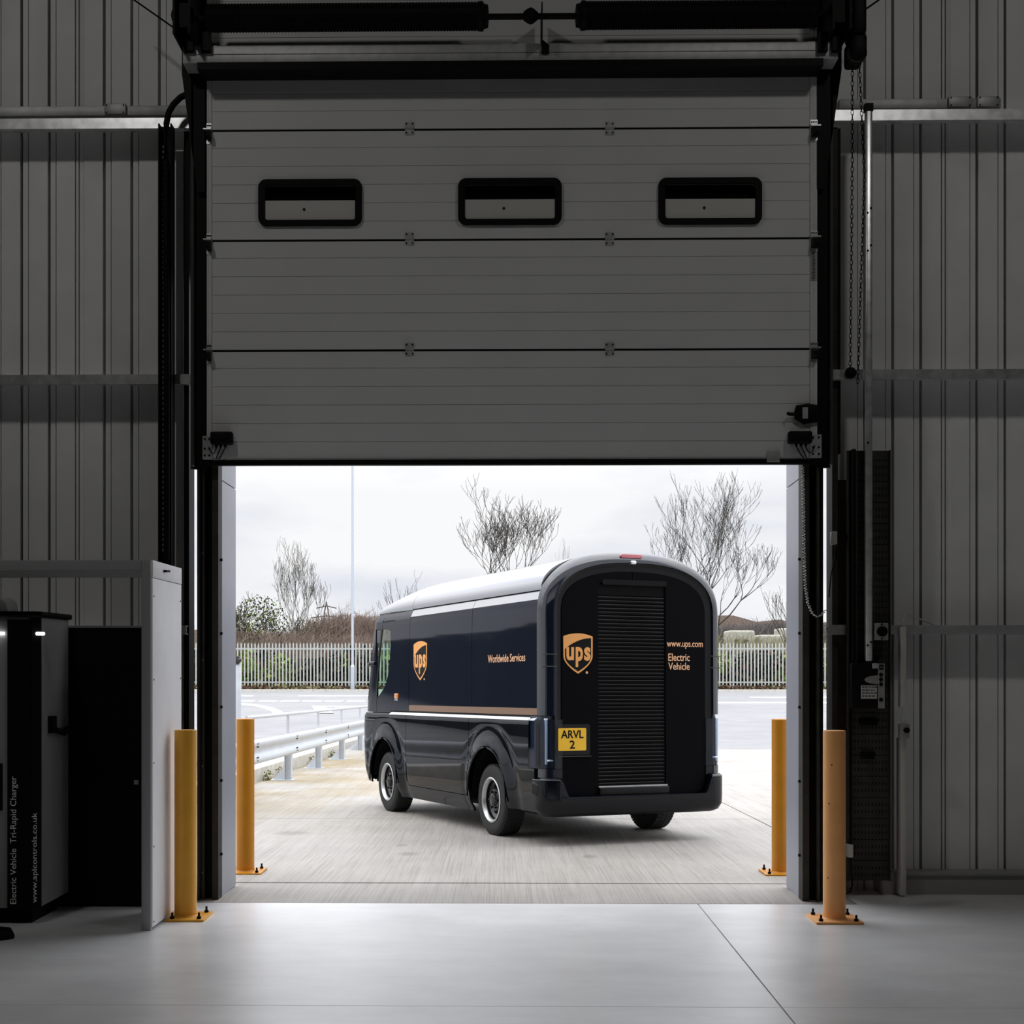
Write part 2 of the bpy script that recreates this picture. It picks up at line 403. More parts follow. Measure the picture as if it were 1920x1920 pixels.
def curve_mark(pts, w, label):
    P = [g_at(*p) for p in pts]; mb = MB()
    for i, p in enumerate(P):
        d = (P[min(i + 1, len(P) - 1)] - P[max(0, i - 1)]); d.z = 0; d.normalize(); nn = Vector((-d.y, d.x, 0)) * w / 2
        for q in (p + nn, p - nn):
            mb.v.append((q.x, q.y, gz(q.y) + .02)); mb.v.append((q.x, q.y, gz(q.y) - .02))
    for i in range(len(P) - 1):
        a = i * 4; b = a + 4; mb.f += [(a, a + 2, b + 2, b), (a, b, b + 1, a + 1), (a + 2, a + 3, b + 3, b + 2)]
    return tag(build(mb, 'curved_marking', 'road_white'), label, 'road marking')
curve_mark([(400, 1318), (450, 1320), (480, 1323), (503, 1328), (518, 1334), (523, 1340)], .35, 'curved white line on the yard beyond the left end of the guardrail')
curve_mark([(612, 1338), (604, 1332), (596, 1324.5), (640, 1325), (700, 1326)], .5, 'white arrow head outline painted beyond the guardrail')

# ================================================================== hall shell
# ribbed liner sheets: flat pans with narrow recessed ribs
def liner(name, x0, x1, z0, z1, phase, Y=9.80):
    xs = []; x = x0; p = .1965
    k = math.floor((x0 - phase) / p)
    prof = [(x0, Y)]
    while True:
        c = phase + k * p; k += 1
        if c - .03 < x0: continue
        if c + .03 > x1: break
        if (k % 5) == 0: prof += [(c - .034, Y), (c - .033, Y + .05), (c - .026, Y + .05), (c - .025, Y), (c - .008, Y), (c - .007, Y + .05), (c + .0, Y + .05), (c + .001, Y), (c + .022, Y + .006), (c + .034, Y)]
        else:
            q = -1 if x0 < 0 else 1
            pp = [(-.032, 0), (-.030, .075), (-.014, .075), (-.012, .004), (.024, .004), (.025, .03), (.029, .03), (.031, 0)]
            prof += [(c + a_, Y + b_) for a_, b_ in pp] if q < 0 else [(c - a_, Y + b_) for a_, b_ in reversed(pp)]
    prof.append((x1, Y)); n = len(prof); mb = MB()
    for z in (z0, z1): mb.v += [(a, b, z) for a, b in prof]
    mb.f = [(i, i + 1, n + i + 1, n + i) for i in range(n - 1) if not (prof[i][1] > Y + .045 and prof[i + 1][1] > Y + .045)]
    nf = len(mb.f); mb.box(x0, x1, Y + .08, Y + .13, z0, z1)
    S(build(MB().box(x0, x1, Y + .131, Y + .15, z0, z1), 'outer_cladding', 'cladding_out'))
    o = S(build(mb, name, 'liner')); o.data.materials.append(MATS['black'])
    for p in o.data.polygons[nf:]: p.material_index = 1
    return o
XL = W(364.5, 1240, 9.95).x; XR = W(1549.5, 1240, 9.95).x
liner('wall_front_left', -9, XL, 0, 8.6, W(201, 1240, 9.8).x)
liner('wall_front_right', XR, 9, 0, 8.6, W(1826, 1240, 9.8).x)
S(build(MB().box(XL, XR, 9.80, 9.93, 4.35, 8.6), 'wall_front_top', 'liner')); S(build(MB().box(XL, XR, 9.931, 9.95, 4.35, 8.6), 'outer_cladding', 'cladding_out'))
S(build(MB().box(-9.15, -9, -8, 10, 0, 8.6), 'wall_left', 'dark_wall')); S(build(MB().box(9, 9.15, -8, 10, 0, 8.6), 'wall_right', 'dark_wall'))
S(build(MB().box(-9.15, 9.15, -8.15, -8, 0, 8.6), 'wall_back', 'dark_wall')); S(build(MB().box(-9.15, 9.15, -8.15, 10, 8.6, 8.75), 'ceiling', 'dark_wall'))
# concrete upstand / base flashing along the right wall
ub = W(1700, 1678, 9.6)
S(build(MB().box(2.62, 9, 9.62, 9.80, 0, .135).box(2.62, 9, 9.60, 9.80, .135, .15), 'baseboard_right', 'frame_grey'))
S(build(MB().box(-9, -2.5, 9.62, 9.80, 0, .15), 'baseboard_left', 'frame_grey'))

# horizontal rails (girts)
def girt(x0, x1, z, h, label, m='galv', Y=9.56, grp='galvanised rails across the wall'):
    mb = MB().box(x0, x1, Y, Y + .012, z - h / 2, z + h / 2).box(x0, x1, Y, 9.82, z + h / 2, z + h / 2 + .006).box(x0, x1, Y, Y + .05, z - h / 2 - .006, z - h / 2)
    return tag(build(mb, 'wall_rail', m), label, 'rail', grp)
def zz(py, Y=9.56, px=900): return W(px, py, Y).z
girt(-9, W(362, 1240, 9.56).x, zz(227), .06, 'bright galvanised rail high on the left wall under the cable trunking')
girt(-9, W(362, 1240, 9.56).x, zz(709), .055, 'galvanised rail halfway up the left wall')
girt(-9, W(352, 1240, 9.6).x, zz(1181), .05, 'galvanised rail on the left wall behind the grey enclosure', 'galv_dull')
girt(W(1553, 1240, 9.56).x, 9, zz(220), .062, 'bright galvanised rail high on the right wall under the cable trunking')
girt(W(1553, 1240, 9.56).x, 9, zz(704), .055, 'galvanised rail halfway up the right wall')
girt(W(1553, 1240, 9.56).x, W(1586, 1240, 9.56).x, zz(1181), .055, 'short galvanised rail piece between the door post and the perforated panel', 'galv_dull')
girt(W(1668, 1240, 9.56).x, 9, zz(1181), .05, 'low galvanised rail on the right wall level with the isolator switch', 'galv_dull')

# cable trunking with junction boxes, above the high rails
def trunking(x0, x1, z, boxes, label):
    r = empty('cable_trunking', ((x0 + x1) / 2, 9.7, z), label, 'trunking')
    cx = r.location
    def L(mb): 
        mb.v = [(a - cx.x, b - cx.y, c - cx.z) for a, b, c in mb.v]; return mb
    build(L(MB().box(x0, x1, 9.66, 9.79, z - .034, z + .034)), 'channel', 'galv_dull', r, bevel=.003)
    for bx, bw in boxes:
        b = build(L(MB().box(bx - bw / 2, bx + bw / 2, 9.63, 9.66, z - .036, z + .038)), 'junction_box', 'galv_dull', r, bevel=.004)
        s = MB()
        for i in (-1, 1):
            for j in (-1, 1): s.cyl((bx + i * bw * .4, 9.63, z + j * .026), (bx + i * bw * .4, 9.624, z + j * .026), .005, 8)
        build_each(L(s), 'screw', 'black', b)
    return r
trunking(-9, W(360, 1240, 9.7).x, zz(203, 9.66), [(W(217, 1240, 9.65).x, .15)], 'grey cable trunking running above the high rail on the left wall')
trunking(W(1571, 1240, 9.7).x, W(1873, 1240, 9.7).x, zz(194, 9.66, 1700), [(W(1799, 1240, 9.65).x, .16), (W(1852, 1240, 9.65).x, .15)], 'grey cable trunking with two boxes above the high rail on the right wall')

# ================================================================== door frame, posts, reveals
def at(mb, o):
    p = o.location; mb.v = [(a - p.x, b - p.y, c - p.z) for a, b, c in mb.v]; return mb
def frame_post(side):
    s = -1 if side == 'left' else 1
    P = (lambda px, Y: W(px, 1240, Y).x)
    if s < 0: a0, a1, b1, c1 = P(369.5, 9.30), P(384, 9.35), P(399, 9.35), P(411, 9.36)
    else: a0, a1, b1, c1 = P(1545.5, 9.30), P(1530, 9.35), P(1516, 9.35), P(1503, 9.36)
    top = 6.3
    r = empty('door_post', ((a0 + c1) / 2, 9.4, 0), f'dark steel door post with bolted flanges at the {side} of the opening', 'post')
    lo, hi = sorted((a0, a1)); build(at(MB().box(lo, hi, 9.36, 9.38, 0, top).box(lo, lo + .012, 9.30, 9.38, 0, top).box(hi - .008, hi, 9.33, 9.38, 0, top), r), 'outer_flange', 'steel_dark', r)
    lo, hi = sorted((a1, b1)); build(at(MB().box(lo - .03, hi + .03, 9.40, 9.43, 0, top), r), 'web', 'black', r)
    lo, hi = sorted((b1, c1)); build(at(MB().box(lo, hi, 9.33, 9.45, 0, top), r), 'inner_flange', 'brown_steel', r)
    bm_ = MB()
    for i in range(6): bm_.cyl((a1 - s * .02 + s * .03, 9.362, .18 + .72 * i), (a1 - s * .02 + s * .03, 9.35, .18 + .72 * i), .009, 8)
    build_each(at(bm_, r), 'flange_bolt', 'galv_dull', r)
    for i in range(5):
        x = c1 - s * .0; build(at(MB().cyl((x, 9.40, .30 + .50 * i), (x - s * .014, 9.40, .30 + .50 * i), .010, 8), r), 'stud', 'black', r)
    # reveal cladding running outwards
    rv = empty('reveal_cladding', (c1, 9.65, 0), f'blue-grey reveal cladding lining the {side} side of the door opening', 'cladding')
    x2 = P(441, 9.93) if s < 0 else P(1475.5, 9.93)
    for z0, z1 in ((0.0, 2.843), (2.851, 4.4)):
        mb = MB().add([(c1, 9.455, z0), (x2, 9.95, z0), (x2 + s * .05, 9.95, z0), (c1 + s * .03, 9.455, z0), (c1, 9.455, z1), (x2, 9.95, z1), (x2 + s * .05, 9.95, z1), (c1 + s * .03, 9.455, z1)],
                      [(0, 3, 2, 1), (4, 5, 6, 7), (0, 1, 5, 4), (1, 2, 6, 5), (2, 3, 7, 6), (3, 0, 4, 7)])
        build(at(mb, rv), 'reveal_sheet', 'reveal', rv)
    return r
frame_post('left'); frame_post('right')
# brush strip closing the slot beside the post above the curtain
zb = W(960, 873, 9.3).z
for s, px0, px1, sd in ((-1, 361, 369.5, 'left'), (1, 1544, 1553, 'right')):
    a, b = sorted((W(px0, 1240, 9.5).x, W(px1, 1240, 9.5).x))
    tag(build(MB().box(a, b, 9.44, 9.46, zb, 6.2).box((a + b) / 2 - .004, (a + b) / 2 + .004, 9.42, 9.44, zb, 6.2), 'seal_strip', 'steel_dark'), f'slim dark seal strip closing the slot outside the {sd} door post', 'seal')
    # vertical guide track holding the rollers
    a, b = sorted((W(366 if s < 0 else 1532, 1240, 9.3).x, W(388 if s < 0 else 1554, 1240, 9.3).x))
    t = empty('guide_track', ((a + b) / 2, 9.3, zb), f'black vertical guide track holding the {sd} edge of the raised door', 'track')
    build(at(MB().box(a, b, 9.285, 9.325, zb - .02, 6.3), t), 'channel', 'black', t)
    e0, e1 = (a - .016, a) if s < 0 else (b, b + .016)
    build(at(MB().box(e0, e1, 9.25, 9.325, zb - .0, 6.3), t), 'angle', 'steel_dark', t)

# ================================================================== sectional door
YC = 9.26
door = empty('door_1', (0, YC, zb), 'raised white sectional door with three dark windows', None, None, 'structure')
xl, xr = W(398, 1240, YC).x, W(1518, 1240, YC).x
xl0, xr0 = W(388, 1240, YC).x, W(1532, 1240, YC).x
rows = [862, 655, 448, 241, 34, -170]
zs = [W(940, p, YC).z for p in rows]
win = [(582, 381), (956, 379), (1331, 378)]
wb = [(W(c - 97, r_ + 44, YC), W(c + 97, r_ - 44, YC)) for c, r_ in win]
def rrect(x0, x1, y0, y1, r, n=6):
    out_ = []
    for cx_, cy_, a0 in ((x1 - r, y1 - r, 0), (x0 + r, y1 - r, 90), (x0 + r, y0 + r, 180), (x1 - r, y0 + r, 270)):
        for i in range(n + 1):
            t = R(a0 + 90 * i / n); out_.append((cx_ + r * math.cos(t), cy_ + r * math.sin(t)))
    return out_
for i in range(5):
    z0, z1 = zs[i] + .004, zs[i + 1] - .012
    nrib = 6; prof = [(YC, z0)]
    h = (zs[i + 1] - zs[i]) / nrib
    for j in range(1, nrib):
        c = zs[i] + h * j; prof += [(YC, c - .004), (YC + .004, c - .002), (YC + .004, c + .002), (YC, c + .004)]
    prof += [(YC, z1), (YC + .04, z1), (YC + .04, z0)]
    n = len(prof); mb = MB(); mb.v = [(xl, a, b) for a, b in prof] + [(xr, a, b) for a, b in prof]
    mb.f = [(j, (j + 1) % n, n + (j + 1) % n, n + j) for j in range(n)] + [tuple(range(n)), tuple(range(2 * n - 1, n - 1, -1))]
    o = build(at(mb, door), 'door_panel', 'door_white', door)
    if i == 2:
        cuts = []
        for a, b in wb:
            cuts.append(at(MB().prism(rrect(a.x + .035, b.x - .035, a.z + .03, b.z - .03, .03), lambda u, v, w: (u, YC - .05 + w, v), .2), door))
        boolean(o, cuts)
        for a, b in wb:
            f_ = build(at(MB().prism(rrect(a.x, b.x, a.z, b.z, .055, 8), lambda u, v, w: (u, YC - .022 + w, v), .022), door), 'window_frame', 'black', door)
            boolean(f_, [at(MB().prism(rrect(a.x + .045, b.x - .042, a.z + .038, b.z - .038, .02), lambda u, v, w: (u, YC - .1 + w, v), .2), door)])
            build(at(MB().box(a.x + .04, b.x - .04, YC - .008, YC - .004, a.z + .03, b.z - .03), door), 'pane', 'door_pane', f_)
            zm = a.z + (b.z - a.z) * .545
            build(at(MB().box(a.x + .046, b.x - .046, YC - .013, YC - .009, a.z + .040, zm), door), 'lower_sheet', 'plastic_white', f_)
            build(at(MB().box(a.x + .03, b.x - .03, YC + .045, YC + .05, a.z, b.z), door), 'backing', 'black', f_)
            xk = (a.x + b.x) / 2 - .04
            build(at(MB().cyl((xk, YC - .013, zm - .06), (xk, YC - .018, zm - .06), .009, 8), door), 'rivet', 'black', f_)
    # dark joint strip above panel and end stiles
    build(at(MB().box(xl, xr, YC + .012, YC + .03, zs[i + 1] - .014, zs[i + 1] + .006), door), 'joint_seal', 'black', door)
    for s_, (sa, sb) in ((-1, (xl0, xl - .003)), (1, (xr + .003, xr0))):
        st = build(at(MB().box(sa, sb, YC - .004, YC + .04, z0, z1 + .008).box(sa + (sb - sa) * .35, sa + (sb - sa) * .42, YC - .007, YC, z0, z1), door), 'end_stile', 'door_white', door)
        if i:
            zc = zs[i]
            br = MB().box(sa, sb, YC - .012, YC - .004, zc + .012, zc + .042).box(sa - .0, sb, YC - .012, YC - .004, zc - .095, zc - .072)
            rb = build(at(br, door), 'roller_bracket', 'galv', door)
            build(at(MB().add([(sa + .005, YC - .01, zc - .01), (sb, YC - .01, zc - .01), (sb + .0, YC - .075, zc - .03), (sa + .01, YC - .075, zc - .03), (sa + .005, YC - .01, zc - .075), (sb, YC - .01, zc - .075), (sb, YC - .075, zc - .06), (sa + .01, YC - .075, zc - .06)],
                              [(0, 1, 2, 3), (4, 7, 6, 5), (0, 4, 5, 1), (1, 5, 6, 2), (2, 6, 7, 3), (3, 7, 4, 0)]), door), 'roller_arm', 'black', rb)
            sc = MB()
            for q in (.2, .5, .8): sc.cyl((sa + (sb - sa) * q, YC - .012, zc + .027), (sa + (sb - sa) * q, YC - .016, zc + .027), .005, 8)
            build_each(at(sc, door), 'screw', 'black', rb)
            build(at(MB().box(sa - .02 if s_ < 0 else sa, sb if s_ < 0 else sb + .02, YC - .03, YC - .004, zc - .004, zc + .004), door), 'spindle', 'galv', rb)
    if i in (1, 2, 3):
        for px in (768, 1143):
            c = W(px, rows[i], YC)
            hg = build(at(MB().box(c.x - .03, c.x + .03, YC - .006, YC, c.z + .006, c.z + .042).box(c.x - .03, c.x + .03, YC - .006, YC, c.z - .042, c.z - .006).cyl((c.x - .03, YC - .008, c.z), (c.x + .03, YC - .008, c.z), .006, 8), door), 'hinge', 'galv_dull', door)
            sc = MB()
            for i_ in (-1, 1):
                for j_ in (-1, 1): sc.cyl((c.x + i_ * .02, YC - .006, c.z + j_ * .03), (c.x + i_ * .02, YC - .010, c.z + j_ * .03), .0055, 8)
            build_each(at(sc, door), 'screw', 'black', hg)
z862 = zs[0]
build(at(MB().box(xl0 - .02, xr0 + .02, YC - .01, YC + .045, zb, z862 + .002), door), 'bottom_seal', 'black', door, bevel=.004)
build(at(MB().box(xl, xr, YC - .004, YC + .0, z862 + .002, z862 + .012), door), 'bottom_trim', 'galv_dull', door)
# corner brackets and handle plate at the bottom of the door
for a, b in ((xl0 - .025, xl), (xr, xr0 + .025)):
    cb = build(at(MB().box(a, b, YC - .02, YC - .006, z862 + .005, z862 + .16), door), 'corner_bracket', 'galv_dull', door)
    sc = MB()
    for i_ in (.25, .75):
        for j_ in (.03, .075, .14): sc.cyl((a + (b - a) * i_, YC - .02, z862 + j_), (a + (b - a) * i_, YC - .026, z862 + j_), .007, 8)
    build_each(at(sc, door), 'screw', 'black', cb)
hp = W(1449, 857, YC)
build(at(MB().box(hp.x - .042, hp.x + .042, YC - .012, YC - .004, hp.z - .035, hp.z + .035).box(hp.x - .042, hp.x + .042, YC - .03, YC - .012, hp.z - .036, hp.z - .031), door), 'handle_plate', 'galv_dull', door)
# warning label on the right stile
lb = MB().box(xr + .006, xr0 - .004, YC - .008, YC - .006, W(0, 533, YC).z, W(0, 470, YC).z)
lo = build(at(lb, door), 'warning_label', 'plastic_grey', door)
tm = text_mb('LIFT  HERE', (xr + .016, YC - .009, W(0, 525, YC).z), (0, 0, 1), (-1, 0, 0), .0001, .0001) if False else None
zz0 = W(0, 530, YC).z; mk = MB(); rnd = random.Random(3)
for i in range(22):
    z_ = zz0 + i * .0098; mk.box(xr + .012 + rnd.random() * .01, xr0 - .012 - rnd.random() * .012, YC - .009, YC - .008, z_, z_ + .004)
build(at(mk, door), 'label_print', 'black', lo)

def sensor(px0, px1, py0, py1, label, mirror):
    a, b = W(px0, py1, YC), W(px1, py0, YC)
    r = empty('control_unit', ((a.x + b.x) / 2, YC - .05, a.z), label, 'sensor', 'black units on the bottom corners of the door')
    build(at(MB().box(a.x, b.x, YC - .075, YC - .012, a.z, b.z), r), 'housing', 'black', r, bevel=.012)
    for q, ln in ((.25, 0), (.45, 1), (.65, 2)):
        if mirror: q = 1 - q
        x = a.x + (b.x - a.x) * q; g = build(at(MB().cyl((x, YC - .045, a.z), (x, YC - .045, a.z - .016), .009, 10), r), 'cable_gland', 'black', r)
        ex = (xl0 + .02) if not mirror else (xr0 - .02)
        pts = []
        for t in range(11):
            t /= 10; X = x + (ex - x) * (t if ln == 0 else t * .45); Z = a.z - .01 - (math.sin(math.pi * t) * .05 if ln == 0 else .085 * t ** 1.4 + .01 * ln * math.sin(math.pi * t))
            pts.append((X, YC - .03, Z))
        build(at(MB().tube(pts, .0035, 6), r), 'cable', 'black', g)
sensor(398, 439, 812, 836, 'black control unit with looping cables on the bottom left corner of the door', False)
sensor(1475, 1519, 811, 834, 'black control unit with looping cables on the bottom right corner of the door', True)
# slide lock
a = W(1500, 778, YC); r = empty('slide_lock', (a.x, YC, a.z), 'black slide lock bolt on the right edge of the door above the control unit', 'lock')
build(at(MB().prism([(a.x - .03, a.z + .06), (a.x + .05, a.z + .07), (a.x + .12, a.z + .06), (a.x + .12, a.z - .05), (a.x + .02, a.z - .065), (a.x - .04, a.z - .03), (a.x - .04, a.z + .02)], lambda u, v, w: (u, YC - .03 + w, v), .022), r), 'lock_body', 'black', r, bevel=.004)
build(at(MB().box(a.x + .01, a.x + .045, YC - .036, YC - .03, a.z - .03, a.z + .045), r), 'cover', 'galv_dull', r)
build(at(MB().tube([(a.x - .02, YC - .03, a.z), (a.x - .075, YC - .03, a.z), (a.x - .09, YC - .055, a.z)], .012, 10), r), 'handle', 'black', r)

# header beam, springs, shaft
zA, zB_ = W(960, 117, 9.1).z, W(960, 84, 9.1).z
bx0, bx1 = W(344, 100, 9.1).x, W(1570, 100, 9.1).x
hb = empty('header_beam', (0, 9.15, zA), 'weathered grey box beam spanning above the raised door', 'beam')
build(at(MB().box(bx0, bx1, 9.08, 9.24, zA, zB_).box(bx0, bx1, 9.075, 9.08, zA + .055, zA + .058), hb), 'beam', 'galv_dull', hb, bevel=.003)
build(at(MB().box(bx0 + .1, bx1 - .1, 9.06, 9.24, zA - .05, zA - .003), hb), 'edge_strip', 'black', hb)  # black strip standing in for the shade beneath the beam
for px in (355, 387, 1542, 1568):
    c = W(px, 92, 9.07); build(at(MB().box(c.x - .03, c.x + .03, 9.04, 9.08, c.z - .02, c.z + .10), hb), 'clamp', 'black', hb)
zs_ = W(960, 37, 9.05).z
sh = empty('torsion_shaft', (0, 9.0, zs_), 'black torsion spring shaft above the header beam', 'shaft')
build(at(MB().cyl((W(352, 40, 9.0).x, 9.0, zs_), (W(1575, 35, 9.0).x, 9.0, zs_), .017, 12), sh), 'rod', 'black', sh)
for p0, p1 in ((388, 905), (1090, 1532)):
    x0, x1 = W(p0, 37, 9.0).x, W(p1, 37, 9.0).x; n_ = 90; pr = []
    for i in range(n_ * 2 + 1): pr.append((.083 + (.006 if i % 2 else 0), (x1 - x0) * i / (n_ * 2)))
    build(at(MB().lathe(pr, (x0, 9.0, zs_), (1, 0, 0), 20), sh), 'torsion_spring', 'black', sh)
    xe = x1 if p0 < 900 else x0; sgn = 1 if p0 < 900 else -1
    build(at(MB().lathe([(.02, -.03), (.09, -.03), (.092, .0), (.075, .012), (.07, .035), (.03, .04), (.02, .04)], (xe, 9.0, zs_), (sgn, 0, 0), 14), sh), 'end_cone', 'black', sh)
xc = W(995, 37, 9.0).x
build(at(MB().lathe([(.017, -.05), (.03, -.045), (.05, -.015), (.055, 0), (.05, .015), (.03, .04), (.017, .05)], (xc, 9.0, zs_), (1, 0, 0), 8), sh), 'coupling', 'black', sh)
xb = W(1016, 37, 9.0).x
bk = empty('bearing_bracket', (xb, 9.0, zB_), 'black bearing plate standing on the header beam at its middle', 'bracket')
build(at(MB().box(xb - .004, xb + .004, 8.95, 9.2, zB_ - .02, zs_ + .07).prism([(xb, zB_ + .02), (xb + .05, zB_ - .02), (xb + .05, zB_ - .07), (xb, zB_ - .07)], lambda u, v, w: (u, 9.06 + w, v), .02), bk), 'plate', 'black', bk)
for s, px0, px1, sd in ((-1, 341, 384, 'left'), (1, 1532, 1578, 'right')):
    a, b = W(px0, 0, 9.25).x, W(px1, 0, 9.25).x
    r = empty('end_bracket', ((a + b) / 2, 9.0, zA), f'large black plate carrying the {sd} end of the spring shaft', 'bracket')
    taper = [(a, 6.6), (b, 6.6), (b, zA - .1), (b - (0 if s > 0 else 0), 4.75), ((b - .05) if s < 0 else (a + .05), 4.75), (a if s < 0 else a, zA)] if s < 0 else [(a, 6.6), (b, 6.6), (b, zA), (a + .05, 4.75), (a, 4.75)]
    build(at(MB().prism(taper, lambda u, v, w: (u, 9.25 + w, v), .02), r), 'plate', 'black', r)
    build(at(MB().box(a + .02, a + .035, 8.9, 9.25, zB_, 6.6).box(b - .035, b - .02, 8.9, 9.25, zB_, 6.6), r), 'web', 'black', r)
    build(at(MB().lathe([(.0, 0), (.08, 0), (.08, .03), (0, .03)], ((a + b) / 2, 8.95, zs_), (0, 1, 0), 16), r), 'bearing', 'black', r)
# chain hoist
hc = W(1604, 70, 9.1)
r = empty('chain_hoist', (hc.x, 9.1, hc.z), 'dark chain hoist gearbox beside the right end bracket', 'hoist')
build(at(MB().box(hc.x - .05, hc.x + .045, 8.98, 9.2, hc.z - .02, hc.z + .30).box(hc.x - .05, hc.x + .05, 8.99, 9.22, hc.z - .17, hc.z - .02), r), 'gearbox', 'black', r, bevel=.02)
build(at(MB().lathe([(0, -.02), (.06, -.02), (.065, 0), (.05, .0), (.05, .02), (.065, .02), (.06, .04), (0, .04)], (hc.x, 9.06, hc.z - .12), (0, 1, 0), 20), r), 'chain_wheel', 'steel_dark', r)
def chain(pts, pitch, name, label, m='black', r_=.0025, cat='chain', grp=None, parent=None):
    P = [Vector(p) for p in pts]; mb = MB(); acc = 0; k = 0
    tot = sum((b - a).length for a, b in zip(P, P[1:])); nl = int(tot / pitch)
    def pt(d):
        for a, b in zip(P, P[1:]):
            l = (b - a).length
            if d <= l: return a + (b - a) * (d / max(l, 1e-9)), (b - a).normalized()
            d -= l
        return P[-1], (P[-1] - P[-2]).normalized()
    for i in range(nl):
        c, d = pt((i + .5) * pitch); sd = d.cross(Vector((0, 1, 0))).normalized() if i % 2 == 0 else Vector((0, 1, 0))
        L_ = pitch * .68; w_ = pitch * .3
        ring = [c + d * (L_ * math.cos(t)) + sd * (w_ * math.sin(t)) for t in [2 * math.pi * q / 8 for q in range(9)]]
        mb.tube(ring, r_, 4, False)
    o = build(mb, name, m)
    return tag(o, label, cat, grp)
hz = hc.z - .16
A = W(1597, 440, 9.3); B = W(1594, 700, 9.35)
chain([(hc.x - .02, 9.1, hz), (W(1598, 300, 9.2).x, 9.2, W(1598, 300, 9.2).z), tuple(B)], .03, 'hoist_chain', 'left strand of the hand chain hanging beside the right door post')
chain([(hc.x + .03, 9.12, hz), (W(1617, 330, 9.3).x, 9.25, W(1617, 330, 9.25).z), tuple(W(1608, 720, 9.35))], .03, 'hoist_chain', 'right strand of the hand chain against the galvanised pipe')
c = W(1595, 699, 9.55)
tag(build(MB().lathe([(0, 0), (.036, 0), (.04, .01), (.036, .02), (.02, .025), (.015, .04), (0, .04)], (c.x, 9.558, c.z), (0, -1, 0), 20), 'chain_keeper', 'black'), 'round black chain keeper knob on the right wall rail', 'knob')

# diagonal stay wires
for a, b, l in (((240, -8), (343, 64), 'thin diagonal stay wire at the top left corner by the end bracket'), ((1622, 18), (1665, -12), 'thin diagonal stay wire at the top right beside the chain hoist')):
    tag(build(MB().tube([W(*a, 9.4), W(*b, 9.3)], .006, 6), 'stay_wire', 'black'), l, 'wire')

# ---- left wall furniture
def vbox(px0, px1, py0, py1, Y0, Y1):
    a = W(px0, py1, Y0); b = W(px1, py0, Y0); return a.x, b.x, Y0, Y1, a.z, b.z
r = empty('cable_channel', (W(309, 1000, 9.45).x, 9.45, 2.3), 'tall black slotted cable channel on the left wall beside the door track', 'channel')
x0, x1, y0, y1, z0, z1 = vbox(297, 322, 232, 1056, 9.45, 9.53)
z0 = 0.05
build(at(MB().box(x0, x1, 9.50, 9.54, z0, z1).box(x0, x0 + .008, 9.44, 9.5, z0, z1).box(x1 - .008, x1, 9.44, 9.5, z0, z1), r), 'channel', 'black', r)
sl = MB(); z_ = z1 - .15
while z_ > 2.35: sl.box(x0 + .017, x0 + .024, 9.494, 9.4995, z_, z_ + .018); z_ -= .036
_s = build(at(sl, r), 'slots', 'lettering_grey', r); _s['kind'] = 'stuff'
pts = [W(px, py, 9.42) for px, py in ((352, 176), (338, 183), (325, 196), (316, 212), (312, 232), (311, 300), (312, 700), (312, 1050))]
tag(build(MB().tube(pts, .021, 12), 'flexible_conduit', 'black', smooth=True), 'black flexible conduit bending down from the left end bracket', 'conduit')
x0, x1, *_ = vbox(330, 344, 0, 0, 9.7, 9.75)
tag(build(MB().box(x0, x1, 9.70, 9.79, 0, 5.2), 'steel_upright', 'liner'), 'slim pale sheet upright between the cable channel and the door track', 'upright')
x0 = W(345, 1240, 9.62).x; x1 = W(364.5, 1240, 9.79).x
tag(build(MB().box(x0, x1, 9.62, 9.79, 0, 5.3), 'dark_upright', 'black'), 'narrow black upright at the left edge of the door frame', 'upright')
# ---- right wall furniture
pc = W(1629, 700, 9.42); zt, z_b = W(1629, 203, 9.42).z, W(1629, 1240, 9.42).z
r = empty('metal_conduit', (pc.x, 9.42, z_b), 'tall galvanised conduit running down the right wall to the control box', 'conduit')
build(at(MB().box(pc.x - .024, pc.x + .024, 9.41, 9.45, z_b, zt), r), 'pipe', 'galv', r, bevel=.01)
cp = MB()
for py in (195,): cp.box(pc.x - .028, pc.x + .028, 9.405, 9.455, zt - .02, zt + .03)
build(at(cp, r), 'end_cap', 'black', r)
for py in (390, 399, 460, 470, 830, 1204, 1210):
    q = W(1630 + (3 if py in (390, 460, 1204) else -3), py, 9.41); build(at(MB().cyl((q.x, 9.41, q.z), (q.x, 9.406, q.z), .007, 8), r), 'screw', 'black', r)
# perforated cable tray panel
x0, x1, *_ = vbox(1588, 1668, 0, 0, 9.52, 9.54); z1 = W(1630, 845, 9.52).z; z0 = W(1630, 1651, 9.52).z
r = empty('perforated_panel', ((x0 + x1) / 2, 9.52, z0), 'dark perforated metal panel mounted on the right wall behind the control box', 'panel')
build(at(MB().box(x0, x1, 9.52, 9.535, z0, z1).box(x1 - .006, x1, 9.49, 9.52, z0, z1).box(x0, x0 + .006, 9.49, 9.52, z0, z1), r), 'sheet', 'steel_dark', r)
hol = MB(); z_ = z0 + .03; row = 0
while z_ < z1 - .04:
    x_ = x0 + .025; 
    while x_ < x1 - .02:
        if row % 3 == 2: hol.box(x_, x_ + .014, 9.5165, 9.5195, z_ + .008, z_ + .014)
        else: hol.box(x_ + .004, x_ + .009, 9.5165, 9.5195, z_, z_ + .02)
        x_ += .0235
    z_ += .048; row += 1
_s = build(at(hol, r), 'slots', 'black', r); _s['kind'] = 'stuff'
x0, x1, *_ = vbox(1600, 1622, 0, 0, 9.46, 9.54)
